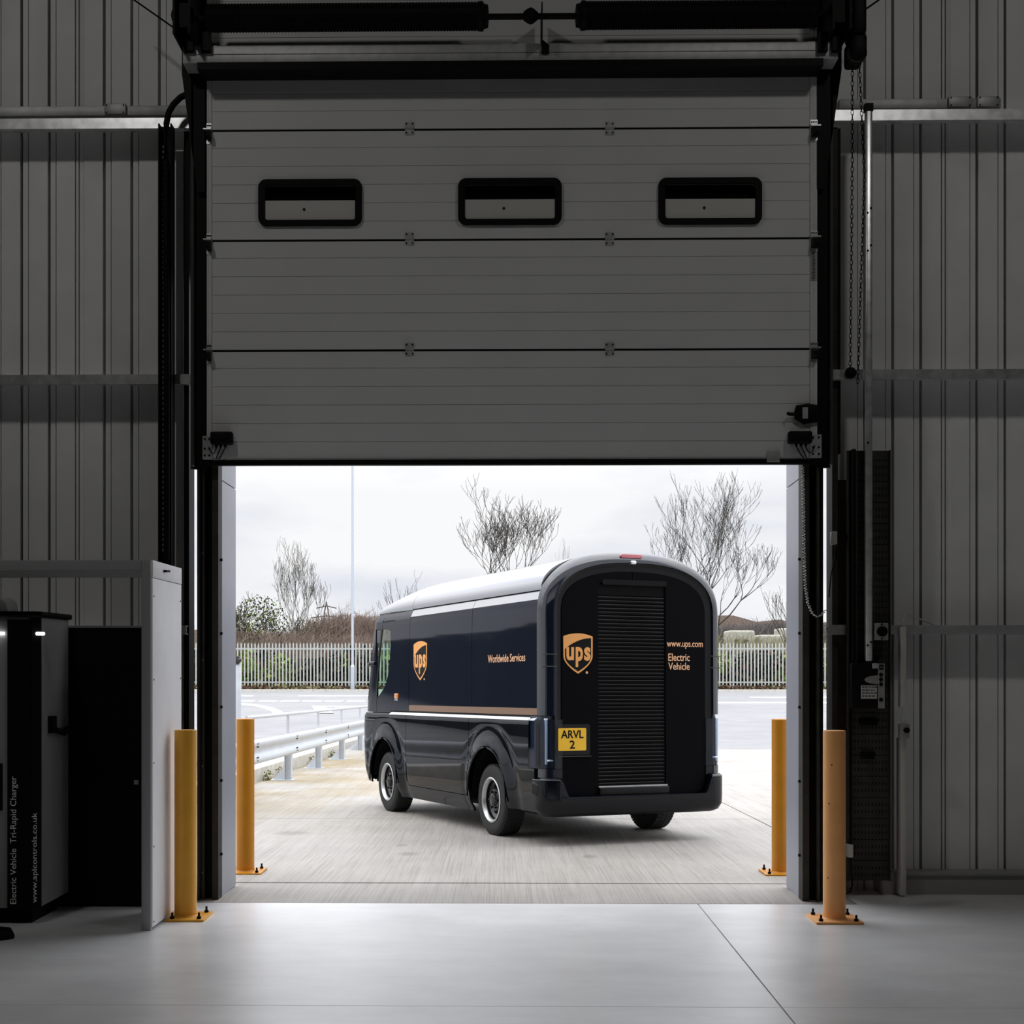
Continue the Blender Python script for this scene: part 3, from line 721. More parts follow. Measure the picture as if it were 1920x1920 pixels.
tag(build(MB().box(x0 - .01, x0 + .012, 9.44, 9.515, W(1605, 1240, 9.44).z, z1), 'cable_duct', 'black'), 'slim black cable duct left of the galvanised conduit on the perforated panel', 'duct')
x0, x1, *_ = vbox(1572, 1588, 0, 0, 9.62, 9.7)
tag(build(MB().box(x0, x1, 9.64, 9.79, 0, W(1580, 900, 9.64).z), 'rusty_upright', 'rust_steel'), 'rusty brown steel upright right of the door post', 'upright')
x0 = W(1549.5, 1240, 9.79).x; x1 = W(1571, 1240, 9.62).x
tag(build(MB().box(x0, x1, 9.62, 9.79, 0, 5.3), 'steel_upright', 'brown_steel'), 'brown painted upright directly right of the thin slot of daylight', 'upright')
x0, x1, *_ = vbox(1572, 1576, 0, 0, 9.64, 9.7)
tag(build(MB().box(x0, x1, 9.64, 9.79, z1, 5.3), 'dark_upright', 'black'), 'thin black upright on the right wall above the rusty steel', 'upright')
# door control box
a = W(1598, 1328, 9.40); b = W(1660, 1243, 9.40)
r = empty('control_box', ((a.x + b.x) / 2, 9.40, a.z), 'black door control box with push buttons and a pale label on the perforated panel', 'control box')
build(at(MB().box(a.x, b.x, 9.40, 9.515, a.z, b.z), r), 'housing', 'black', r, bevel=.008)
u = lambda q: W(q, 1300, 9.4).x; v = lambda q: W(1630, q, 9.4).z
kp = build(at(MB().box(u(1646), u(1658.5), 9.394, 9.40, v(1328), v(1244)), r), 'keypad', 'plastic_grey', r)
mk_ = MB().prism([(u(1646), v(1266)), (u(1630), v(1268)), (u(1623), v(1271)), (u(1620.5), v(1274.5)), (u(1623), v(1278)), (u(1630), v(1281)), (u(1646), v(1283))], lambda p, q, w: (p, 9.396 + w, q), .003)
build(at(mk_, r), 'tongue_marking', 'plastic_grey', kp)
for py in (1265, 1274, 1283, 1312):
    q = W(1652, py, 9.39); build(at(MB().cyl((q.x, 9.394, q.z), (q.x, 9.386, q.z), .013, 14), r), 'push_button', 'black', kp)
build(at(MB().box(u(1648), u(1656), 9.391, 9.394, v(1256), v(1246)), r), 'display', 'black', kp)
build(at(text_mb('H', (u(1650), 9.391, v(1253)), (1, 0, 0), (0, 0, 1), u(1654) - u(1650), v(1249) - v(1253), .001), r), 'symbol', 'plastic_grey', kp)
lab = build(at(MB().box(u(1614), u(1644), 9.394, 9.398, v(1310), v(1285)), r), 'label', 'plastic_white', r)
pr = MB(); rnd = random.Random(5)
for i in range(4):
    x_ = u(1616)
    while x_ < u(1640):
        w_ = .006 + rnd.random() * .014; pr.box(x_, x_ + w_, 9.392, 9.394, v(1306 - i * 5.6), v(1306 - i * 5.6) + .007); x_ += w_ + .006
build(at(pr, r), 'label_print', 'brown_steel', lab)
ce = build(at(MB().box(u(1635.5), u(1645), 9.393, 9.398, v(1253), v(1244)), r), 'compliance_label', 'lettering_grey', r)
build(at(text_mb('CE', (u(1636.5), 9.3925, v(1252)), (1, 0, 0), (0, 0, 1), u(1644) - u(1636.5), v(1245.5) - v(1252), .0008, .02), r), 'lettering', 'black', ce)
# black cable bundle labels under the box
for p0, p1, q0, q1, l in ((1612, 1646, 1350, 1360, 'small black wall plate just below the control box'), (1615, 1641, 1410, 1423, 'small black socket plate low on the perforated panel')):
    a = W(p0, q1, 9.49); b = W(p1, q0, 9.49)
    tag(build(MB().box(a.x, b.x, 9.49, 9.519, a.z, b.z), 'wall_plate', 'black', bevel=.004), l, 'plate', 'black plates under the control box')
# isolator switch
a = W(1640, 1200, 9.42); b = W(1666, 1168, 9.42)
r = empty('isolator_switch', ((a.x + b.x) / 2, 9.42, a.z), 'grey isolator switch with a big round black knob above the control box', 'switch')
build(at(MB().box(a.x, b.x, 9.42, 9.515, a.z, b.z), r), 'housing', 'plastic_grey', r, bevel=.005)
cx_ = (a.x + b.x) / 2; cz_ = (a.z + b.z) / 2
build(at(MB().cyl((cx_, 9.42, cz_), (cx_, 9.39, cz_), .034, 20).box(cx_ - .008, cx_ + .008, 9.375, 9.39, cz_ - .03, cz_ + .03), r), 'knob', 'black', r)
for z_ in (a.z + .008, b.z - .008): build(at(MB().cyl((cx_, 9.42, z_), (cx_, 9.414, z_), .006, 8), r), 'screw', 'black', r)
# small limit switch by the post
a = W(1558, 1021, 9.5); b = W(1568, 997, 9.5)
r = empty('door_sensor', ((a.x + b.x) / 2, 9.5, a.z), 'small pale sensor box beside the right door post', 'sensor')
build(at(MB().box(a.x, b.x, 9.47, 9.53, a.z, b.z), r), 'housing', 'plastic_white', r, bevel=.003)
build(at(MB().box(b.x, b.x + .14, 9.52, 9.54, a.z + .03, a.z + .07), r), 'arm', 'black', r)
build(at(MB().tube([W(1567, 1021, 9.5), W(1566, 1040, 9.5), W(1558, 1080, 9.5), W(1554, 1120, 9.5)], .004, 6), r), 'cable', 'black', r)
# white mini trunking with its stop button
def mini(py0, py1, label, w0=1688.5, w1=1699.5):
    a = W(w0, py1, 9.50); b = W(w1, py0, 9.50)
    return tag(build(MB().box(a.x, b.x, 9.50, 9.56 if py0 < 1200 else 9.60, max(a.z, .003), b.z), 'mini_trunking', 'plastic_white', bevel=.003), label, 'trunking', 'white mini trunking on the right wall')
mini(1175, 1326, 'white mini trunking length crossing the low right rail')
mini(1384, 1679, 'white mini trunking length running down to the floor below the stop button')
pts = [W(1692, 1176, 9.52), W(1694, 1162, 9.52), W(1698, 1153, 9.53), W(1712, 1155, 9.6), W(1732, 1164, 9.62), W(1752, 1172, 9.62)]
tag(build(MB().tube(pts, .005, 8), 'white_cable', 'plastic_white', smooth=True), 'thin pale cable looping from the mini trunking over the low rail', 'cable')
a = W(1688, 1385, 9.44); b = W(1706, 1358, 9.44)
r = empty('stop_switch', ((a.x + b.x) / 2, 9.44, a.z), 'small pale stop switch with round black button between the mini trunking lengths', 'switch')
build(at(MB().box(a.x, b.x, 9.44, 9.50, a.z, b.z), r), 'housing', 'plastic_grey', r, bevel=.004)
q = W(1699, 1369, 9.44); build(at(MB().cyl((q.x, 9.44, q.z), (q.x, 9.415, q.z), .019, 16), r), 'button', 'black', r)
build(at(MB().tube([W(1695, 1358, 9.47), W(1694, 1352, 9.47)], .016, 8).tube([W(1694, 1352, 9.47), W(1693, 1326, 9.5)], .005, 6), r), 'cable', 'plastic_white', r)
# white junction box behind right bollard
a = W(1590.5, 1608, 9.44); b = W(1600, 1584, 9.44)
r = empty('cable_box', ((a.x + b.x) / 2, 9.44, a.z), 'small cream cable box low on the wall right of the near bollard', 'junction box')
build(at(MB().box(a.x, b.x, 9.44, 9.515, a.z, b.z), r), 'housing', 'plastic_white', r, bevel=.003)
build(at(MB().tube([W(1595, 1608, 9.46), W(1596, 1640, 9.46), W(1598, 1660, 9.46), W(1594, 1672, 9.46), W(1580, 1679, 9.4)], .006, 8), r), 'cable', 'black', r)
build(at(MB().tube([W(1595, 1584, 9.48), W(1595, 1560, 9.49), W(1595, 1330, 9.49)], .008, 8), r), 'conduit', 'black', r)
# spiral cable loop hanging inside the right post
pts = []; ctl = [(1505, 876), (1507, 960), (1508, 1040), (1510, 1100), (1515, 1132), (1523, 1150), (1532, 1157), (1541, 1153), (1548, 1143)]
dense = []
for (a, b), (c_, d_) in zip(ctl, ctl[1:]):
    n_ = int(math.hypot(c_ - a, d_ - b) / 2)
    for i in range(n_): dense.append((a + (c_ - a) * i / n_, b + (d_ - b) * i / n_))
acc = 0
for i, (px, py) in enumerate(dense):
    p = W(px, py, 9.24); t = i * 2.4; pts += [p + Vector((math.cos(t + q) * .009, math.sin(t + q) * .009, 0)) for q in (0, .8, 1.6)]
tag(build(MB().tube(pts, .003, 4), 'spiral_cable', 'galv_dull'), 'coiled cable hanging in a long loop inside the right door post', 'cable')

# ================================================================== enclosure and charger at left
EY0, EY1 = 8.25, 9.0
EX = -2.095; EZ = W(280, 1050, EY0).z
r = empty('charger_enclosure', (EX - .5, EY0, 0), 'grey metal frame enclosure with a white side panel around the charger', 'enclosure')
build(at(MB().box(EX - .055, EX, EY0, EY0 + .04, 0, EZ), r), 'front_post', 'frame_grey', r, bevel=.003)
build(at(MB().box(-5.5, EX - .0565, EY0, EY0 + .04, EZ - .057, EZ), r), 'front_beam', 'frame_grey', r, bevel=.003)
build(at(MB().box(-5.5, EX, EY1 - .04, EY1, EZ - .06, EZ), r), 'rear_beam', 'frame_grey', r)
build(at(MB().box(EX - .055, EX - .006, EY1 - .04, EY1, 0, EZ - .06), r), 'rear_post', 'black', r)
build(at(MB().box(EX - .004, EX + .012, EY0 + .002, EY1, .02, EZ - .107), r), 'side_panel', 'panel_white', r, bevel=.003)
tb = build(at(MB().box(EX - .004, EX + .014, EY0 + .002, EY1, EZ - .103, EZ), r), 'top_panel', 'panel_white', r, bevel=.003)
build(at(MB().tube([(EX + .014, EY0 + .26, EZ - .05), (EX + .03, EY0 + .26, EZ - .05), (EX + .032, EY0 + .34, EZ - .045)], .007, 8), r), 'latch', 'black', tb)
rv = MB()
for y_ in (EY0 + .03, EY0 + .72):
    for z_ in (.05, .5, 1.0, 1.5, 2.0): rv.cyl((EX + .012, y_, z_), (EX + .015, y_, z_), .005, 8)
build_each(at(rv, r), 'rivet', 'black', r)
zbk = W(200, 1177, EY1 + .05).z
build(at(MB().box(-5.5, EX - .06, EY1 + .06, EY1 + .08, 0, zbk), r), 'rear_panel', 'black', r)
build(at(MB().box(W(251, 1400, 8.6).x, W(259, 1400, 8.6).x, 8.6, 8.61, W(255, 1471, 8.6).z, W(255, 1463, 8.6).z), r), 'small_sticker', 'plastic_grey', r)
# charger
CXr = W(72, 1400, 8.44).x
r = empty('vehicle_charger', (CXr - .35, 8.7, 0), 'black and grey electric vehicle charger cabinet standing inside the enclosure at left', 'charger')
zc0, zc1 = .10, W(40, 1157, 8.44).z
prof = [(CXr - .8, 8.44), (CXr - .05, 8.44), (CXr, 8.47), (CXr, 9.03), (CXr - .8, 9.03)]
build(at(MB().prism(prof, lambda u_, v_, w: (u_, v_, zc0 + w), zc1 - zc0), r), 'cabinet', 'charger_grey', r, bevel=.004)
xk0, xk1 = W(14, 1400, 8.43).x, W(59, 1400, 8.43).x
build(at(MB().box(xk0, xk1, 8.428, 8.4395, zc0, zc1 - .02), r), 'front_fascia', 'black', r)
build(at(MB().prism([(xk1, 8.428), (CXr - .048, 8.430), (CXr + .008, 8.462), (CXr + .008, 8.475), (CXr - .05, 8.438), (xk1, 8.438)], lambda u_, v_, w: (u_, v_, zc0 + w), zc1 - zc0), r), 'corner_fascia', 'black', r)
build(at(MB().prism([(CXr - .8, 8.42), (CXr - .04, 8.42), (CXr + .02, 8.46), (CXr + .02, 9.05), (CXr - .8, 9.05)], lambda u_, v_, w: (u_, v_, zc1 + w), .035), r), 'lid', 'black', r, bevel=.01)
build(at(MB().box(CXr - .75, CXr - .06, 8.5, 9.0, 0, zc0), r), 'plinth', 'black', r)
led = MB().box(CXr - .5, W(8, 1188, 8.42).x, 8.42, 8.428, W(5, 1190, 8.42).z, W(5, 1185, 8.42).z); build(at(led, r), 'light_strip', 'led', r)
build(at(MB().cyl((W(68, 1188, 8.43).x, 8.435, W(68, 1188, 8.43).z), (W(78, 1188, 8.43).x, 8.475, W(68, 1188, 8.43).z), .010, 12), r), 'corner_light', 'led', r)
a = W(35.5, 1695, 8.426); b = W(20, 1456, 8.426)
t_ = build(at(text_mb('Electric Vehicle  Tri-Rapid Charger', (W(34, 1695, 8.427).x, 8.4275, a.z), (0, 0, 1), (-1, 0, 0), b.z - a.z, W(35, 1, 8.427).x - W(20, 1, 8.427).x, .001), r), 'lettering', 'lettering_grey', r)
cdir = Vector((.056, .032, 0)).normalized()
a = W(62, 1693, 8.44); zt_ = W(62, 1524, 8.44).z; Oc = Vector((CXr - .048, 8.430, a.z)) + cdir * .05
t_ = text_mb('www.aplcontrols.co.uk', tuple(Oc), (0, 0, 1), tuple(-cdir), zt_ - a.z, .040, .0015)
build(at(t_, r), 'web_lettering', 'lettering_grey', r)
build(at(MB().box(CXr - .002, CXr + .03, 8.62, 8.70, W(92, 1375, 8.6).z, W(92, 1343, 8.6).z).tube([(CXr + .02, 8.70, W(92, 1370, 8.6).z), (CXr + .03, 8.85, W(92, 1378, 8.6).z), (CXr + .02, 8.95, W(92, 1372, 8.6).z)], .02, 8), r), 'connector_holster', 'black', r)
build(at(MB().box(CXr - .81, W(3, 1400, 8.42).x, 8.42, 8.44, W(0, 1520, 8.42).z, W(0, 1432, 8.42).z), r), 'socket_recess', 'black', r)
dome = MB().prism([(CXr - .40, zc1 + .035), (W(26, 1, 8.7).x, zc1 + .035), (W(22, 1, 8.7).x, zc1 + .10), (W(12, 1, 8.7).x, zc1 + .13), (CXr - .40, zc1 + .13)], lambda u_, v_, w: (u_, 8.6 + w, v_), .2)
build(at(dome, r), 'beacon', 'plastic_grey', r, bevel=.01)
pts = [(-3.5, 8.4, .02), (-3.05, 8.2, .02), (-2.9, 8.12, .025), (-2.84, 8.0, .02), (-2.95, 7.9, .02), (-3.3, 7.83, .02), (-3.7, 7.8, .02)]
tag(build(MB().tube([Vector(p) for p in pts], .02, 10), 'charging_cable', 'black', smooth=True), 'black charging cable looping on the floor at the lower left', 'cable')

# ================================================================== bollards
def bollard(x, y, z, h, m, label, xl_=.145):
    r = empty('bollard', (x, y, z), label, 'bollard', 'yellow steel bollards beside the door')
    build(MB().lathe([(.0, .012), (.069, .012), (.069, h - .004), (.066, h), (0, h + .002)], (0, 0, 0), (0, 0, 1), 40), 'post', m, r, smooth=True)
    build(MB().box(-xl_, .145, -.15, .15, 0, .014), 'base_plate', m, r, bevel=.002)
    build(MB().lathe([(.069, .014), (.076, .014), (.069, .022)], (0, 0, 0), (0, 0, 1), 30), 'weld', m, r)
    for i in (-1, 1):
        for j in (-1, 1):
            b = build(MB().cyl(((i * .108) if i > 0 else -xl_ + .037, j * .11, .014), ((i * .108) if i > 0 else -xl_ + .037, j * .11, .028), .014, 6).cyl(((i * .108) if i > 0 else -xl_ + .037, j * .11, .028), ((i * .108) if i > 0 else -xl_ + .037, j * .11, .052), .007, 8), 'anchor_bolt', 'black', r)
    return r
def bx(px, Y): return W(px, 1240, Y).x
bollard(bx(348, 8.68), 8.68, 0, 1.18, 'bollard_left', 'yellow bollard inside the hall against the white side panel', .095)
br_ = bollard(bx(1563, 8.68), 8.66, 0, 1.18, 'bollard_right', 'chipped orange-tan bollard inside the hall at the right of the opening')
ch = MB(); 
for z_, dx in ((.97, -.03), (.73, -.045), (.27, -.05)): 
    yy = -math.sqrt(.0692 ** 2 - dx * dx); ch.cyl((dx, yy + .002, z_), (dx, yy - .0008, z_), .005, 8)
build_each(ch, 'paint_chip', 'black', br_)
yb = 10.72
bollard(bx(460, yb), yb, gz(yb), 1.19, 'bollard_far', 'yellow bollard standing outside beyond the left reveal')
bollard(bx(1464, yb), yb, gz(yb), 1.19, 'bollard_far', 'yellow bollard standing outside, partly hidden by the right reveal')

# ================================================================== van
def pl_g(px, py):
    s_ = .0223; rr = ray(px, py); t = (-HCAM + s_ * 9.6) / (rr.z + s_ * rr.y); return CAMP + rr * t
NRM = Vector((0, .0223, 1)).normalized(); vy = R(24.5)
FW = Vector((-math.sin(vy), math.cos(vy), 0)); FW = (FW - NRM * FW.dot(NRM)).normalized(); LF = NRM.cross(FW)
RL = pl_g(921, 1566); HWV = .955
VO = RL - LF * HWV
van = empty('delivery_van', VO, 'dark navy delivery van with gold shield emblems parked on the concrete outside', 'van')
van.rotation_mode = 'QUATERNION'
van.rotation_quaternion = Matrix((FW, LF, NRM)).transposed().to_quaternion()
def side_pt(px, py, Yl=.955):
    """local (x,z) of a pixel on the van's side plane y=Yl"""
    rr = ray(px, py); P0 = VO + LF * Yl; t = ((P0 - CAMP).dot(LF)) / rr.dot(LF); p = CAMP + rr * t - VO
    return p.dot(FW), p.dot(NRM)
def rear_pt(px, py, Xl=-1.14):
    rr = ray(px, py); P0 = VO + FW * Xl; t = ((P0 - CAMP).dot(FW)) / rr.dot(FW); p = CAMP + rr * t - VO
    return p.dot(LF), p.dot(NRM)
def sm(t): t = max(0, min(1, t)); return t * t * (3 - 2 * t)
ZT = 2.70
def interp(tb, z):
    for (a, va), (b, vb) in zip(tb, tb[1:]):
        if z <= b: return va + (vb - va) * max(0, (z - a)) / (b - a)
    return tb[-1][1]
LOW = [(.22, .90), (.30, .945), (.45, .972), (.70, .985), (1.0, .985), (1.10, .983), (1.136, .980), (1.150, .966)]
UPP = [(1.158, .948), (1.5, .95), (2.0, .946), (2.238, .940), (2.25, .934), (2.325, .900)]
def xfront(z): return interp([(0.2, 4.0), (.5, 4.12), (1.0, 4.14), (1.3, 4.10), (2.3, 3.78), (2.72, 3.45)], z)
def surf(x, z, th=None, roof_t=None):
    """outer skin; z side height, or roof_t in 0..pi/2..pi over the roof"""
    if roof_t is None:
        hw = interp(LOW if z <= 1.152 else UPP, z); yy, zv = hw, z
    else:
        c = math.cos(roof_t); s = math.sin(roof_t); e = 2 / 2.25
        top = ZT
        if x > 2.2: top = 2.335 + (ZT - 2.335) * max(0., 1 - ((x - 2.2) / 1.72) ** 2.3) ** .75
        yy = .910 * math.copysign(abs(c) ** e, c); zv = 2.335 + (top - 2.335) * abs(s) ** e
    k = 1.0
    xs = x
    if x > 3.45: k = .45 + .55 * max(.0, 1 - ((x - 3.45) / .45) ** 2.4) ** .5 if x < 3.9 else .45
    if x > 2.2: xs = 2.2 + (x - 2.2) * (xfront(zv) - 2.2) / 1.7
    if roof_t is None and zv < 1.15:
        for ax in (0.0, 2.985):
            d = math.hypot((x if x < 2.2 else 2.2 + (x - 2.2) * (xfront(zv) - 2.2) / 1.7) - ax, (zv - .40)); yy += .038 * (1 - sm((d - .45) / .17))
            yy -= .006 * math.exp(-((d - .65) / .04) ** 2)
    return Vector((xs, yy * k, zv))
def frange(a, b, st):
    n = max(1, int(round((b - a) / st))); return [a + (b - a) * i / n for i in range(n + 1)]
def patch(name, x0, x1, z0, z1, m, side=1, th=.018, step=.035, parent=van, cuts=None, roof=None, inset=0):
    XS = frange(x0, x1, step if x1 < 3.31 else .03); mb = MB(); g = []
    vs_ = frange(z0, z1, step) if roof is None else frange(roof[0], roof[1], R(5))
    for x in XS:
        row = []
        for v_ in vs_:
            p = surf(x, v_) if roof is None else surf(x, 0, roof_t=v_)
            row.append(p)
        g.append(row)
    nx, nv = len(XS), len(vs_)
    nor = []
    for i in range(nx):
        for j in range(nv):
            dx = g[min(i + 1, nx - 1)][j] - g[max(i - 1, 0)][j]; dv = g[i][min(j + 1, nv - 1)] - g[i][max(j - 1, 0)]
            nn = dv.cross(dx); nn = nn.normalized() if nn.length > 1e-9 else Vector((0, 1, 0))
            ref = Vector((0.0, g[i][j].y, max(0, g[i][j].z - 2.3) * 2)) + (Vector((1, 0, 0)) if g[i][j].x > 3.4 else Vector())
            if nn.dot(ref) < 0: nn = -nn
            nor.append(nn)
    def S_(p): return (p.x, p.y * side, p.z)
    for i in range(nx):
        for j in range(nv): mb.v.append(S_(g[i][j] - nor[i * nv + j] * inset))
    base = nx * nv
    for i in range(nx):
        for j in range(nv): mb.v.append(S_(g[i][j] - nor[i * nv + j] * (th + inset)))
    for i in range(nx - 1):
        for j in range(nv - 1):
            a = i * nv + j; q = (a, a + nv, a + nv + 1, a + 1); mb.f.append(q); mb.f.append(tuple(base + t for t in reversed(q)))
    for i in range(nx - 1):
        for j in (0, nv - 1):
            a = i * nv + j; mb.f.append((a, a + nv, base + a + nv, base + a))
    for j in range(nv - 1):
        for i in (0, nx - 1):
            a = i * nv + j; mb.f.append((a, a + 1, base + a + 1, base + a))
    o = link(name, mb.mesh(name), m, parent)
    if cuts: boolean(o, cuts)
    smooth_angle(o, 32); return o
G = .004
XR0, XR1, XR2, XC, XF = -1.02, .50, 2.285, 3.30, 3.895
arch = lambda ax, rr=.455: MB().cyl((ax, -1.3, .40), (ax, 1.3, .40), rr, 48)
archbox = lambda ax, rr=.455: MB().box(ax - rr, ax + rr, -1.3, 1.3, -.2, .40)
archcuts = lambda ax: [arch(ax), archbox(ax - 0, .4553)]
for sd in (1, -1):
    patch('cargo_side_panel', XR0 + G, XR1 - G, 1.158, 2.244, 'paint', sd); patch('gutter_sheen', XR0 + G, XR1 - G, 2.246, 2.325, 'paint_sky_sheen', sd, step=.02)  # chamfer below the gutter in the lightened paint, imitating its sky reflection
    patch('cargo_side_panel', XR1 + G, XR2 - G, 1.158, 2.244, 'paint', sd); patch('gutter_sheen', XR1 + G, XR2 - G, 2.246, 2.325, 'paint_sky_sheen', sd, step=.02)
    patch('lower_side_panel', XR0 + G, XR1 - G, .30, 1.150, 'paint_gloss_low', sd, cuts=archcuts(0) + [MB().box(-1.2, -.90, -1.3, 1.3, .70, 1.3)])
    patch('lower_side_panel', XR1 + G, XR2 - G, .352, 1.150, 'paint_gloss_low', sd)
    patch('sill', XR1 - .03, XR2 + .25, .20, .345, 'paint_gloss_low', sd)
    patch('front_wing', XR2 + G, XF, .32, 1.150, 'paint_gloss_low', sd, cuts=archcuts(2.985))
    winpts = [side_pt(703, 1181), side_pt(722, 1179), side_pt(730, 1183), side_pt(731.5, 1192), side_pt(730, 1235), side_pt(727.5, 1262), side_pt(722, 1285), side_pt(715, 1297), side_pt(706.5, 1308)]
    winpts = [winpts[0]] + winpts[1:] 
    wcut = lambda g_=0: MB().prism(winpts, lambda u_, v_, w: (u_, -1.4 + w, v_), 2.8)
    scr = MB().prism(rrect(-.80, .80, 1.30, 2.22, .12), lambda u_, v_, w: (3.34 + w, u_, v_), 1.2)
    cab = patch('cab_door', XR2 + G, XF, 1.158, 2.325, 'paint', sd, cuts=[wcut(), scr])
    gl = patch('cab_glass', XR2 + .2, XF, 1.2, 2.3, 'glass_green', sd, th=.005, inset=.007)
    boolean(gl, [wcut()], 'INTERSECT')
    tl = MB(); q0, q1 = XR0 + G, 2.86
    tl.add([(q0, sd * .985, 1.138), (q0, sd * .952, 1.165), (q0, sd * .93, 1.15), (q1, sd * .985, 1.138), (q1, sd * .952, 1.165), (q1, sd * .93, 1.15)], [(0, 1, 2), (3, 5, 4), (0, 3, 4, 1), (1, 4, 5, 2), (2, 5, 3, 0)])
    build(tl, 'trim_ledge', 'trim_silver', van)
    # bronze stripe and the upper seam line
    z_a, z_b = 1.186, 1.250
    patch('gold_stripe', XR0 + .01, XR2 - .006, z_a, z_b, 'bronze_stripe', sd, th=.003, inset=-.0015)
    # marker light
    mx, mz = side_pt(743, 1305)
    ml = build(MB().box(mx - .055, mx + .055, sd * .945, sd * .962, mz - .03, mz + .03), 'side_marker', 'amber', van, bevel=.006)
    build(MB().box(mx - .055, mx + .055, sd * .944, sd * .958, mz - .052, mz - .031), 'marker_base', 'chrome', ml)
    # dark belt strip under stripe
    patch('belt_seal', XR0 + .01, XR2 + .55, 1.166, 1.184, 'black', sd, th=.004, inset=-.001)
    patch('cab_seam', XR2 + .55, 3.28, 2.228, 2.238, 'black', sd, th=.004, inset=-.001)
    # mirror
    mm = side_pt(697, 1246)
    build(MB().tube([(mm[0] - .10, sd * .94, mm[1] + .01), (mm[0], sd * .965, mm[1] + .01), (mm[0] + .08, sd * .96, mm[1] + .0)], .028, 10), 'mirror_camera', 'paint_gloss_low', van, smooth=True)
    patch('a_pillar', 3.26, 3.31, 1.16, 2.28, 'black_gloss', sd, th=.01, inset=-.002)
# windscreen: one pane across the nose
ws = MB(); gp = []
for j, z in enumerate(frange(1.32, 2.24, .1)):
    for i in range(13):
        y = -.80 + 1.6 * i / 12; ws.v.append((xfront(z) - .02 - .22 * abs(y / .8) ** 4, y, z))
nzr = len(frange(1.32, 2.24, .1))
for j in range(nzr - 1):
    for i in range(12): a = j * 13 + i; ws.f.append((a, a + 1, a + 14, a + 13))
wo = link('windscreen', ws.mesh('windscreen'), 'glass_green', van); bake(wo, [('SOLIDIFY', dict(thickness=.006))]); smooth_angle(wo)
# nose closing skin below and above the windscreen
for z0, z1, nm, mm in ((.32, 1.32, 'nose_panel', 'paint_gloss_low'), (2.22, 2.34, 'brow_panel', 'paint')):
    b = MB(); Z = frange(z0, z1, .1)
    for z in Z:
        for i in range(13):
            y = -.82 + 1.64 * i / 12; b.v.append((xfront(z) - .015 -   .22 * abs(y / .82) ** 4, y, z))
    for j in range(len(Z) - 1):
        for i in range(12): a = j * 13 + i; b.f.append((a, a + 1, a + 14, a + 13))
    o = link(nm, b.mesh(nm), mm, van); bake(o, [('SOLIDIFY', dict(thickness=.02))]); smooth_angle(o)
# roof
patch('roof_panel', XR0 + G, XR2 - G, 0, 0, 'paint_sky_sheen', 1, roof=(0, math.pi), th=.02)
patch('cab_roof', XR2 + G, 3.885, 0, 0, 'paint_sky_sheen', 1, roof=(0, math.pi), th=.02)
# black inner shell showing in the gaps of the cargo box, and the chassis
sh_ = MB()
pf = [(.84, .26), (.93, .45), (.955, .75), (.955, 1.10), (.925, 1.17), (.925, 2.22), (.885, 2.325), (.87, 2.38), (.72, 2.55), (.5, 2.63), (.25, 2.665), (0, 2.67)]
pf = pf + [(-a, b) for a, b in reversed(pf[:-1])]
sh_.prism(pf, lambda u_, v_, w: (-1.06 + w, u_, v_), XR2 + .05 + 1.06)
shell = build(sh_, 'inner_shell', 'black', van)
boolean(shell, [MB().cyl((0, y0_, .40), (0, y1_, .40), .50, 32) for y0_, y1_ in ((.55, 1.3), (-1.3, -.55))] + [MB().box(-.5, .5, y0_, y1_, -.2, .40) for y0_, y1_ in ((.55, 1.3), (-1.3, -.55))])
build(MB().box(2.3, 3.5, -.62, .62, .24, .75).box(2.3, 3.75, -.85, .85, .75, .80).box(3.45, 3.8, -.8, .8, .30, .75), 'chassis', 'black', van)
build(MB().box(2.9, 3.7, -.85, .85, .80, 1.18), 'dashboard', 'black', van)
build(MB().box(2.42, 2.52, .15, .65, .9, 1.75).box(2.42, 2.9, .15, .65, .8, 1.0), 'driver_seat', 'black', van, bevel=.03)
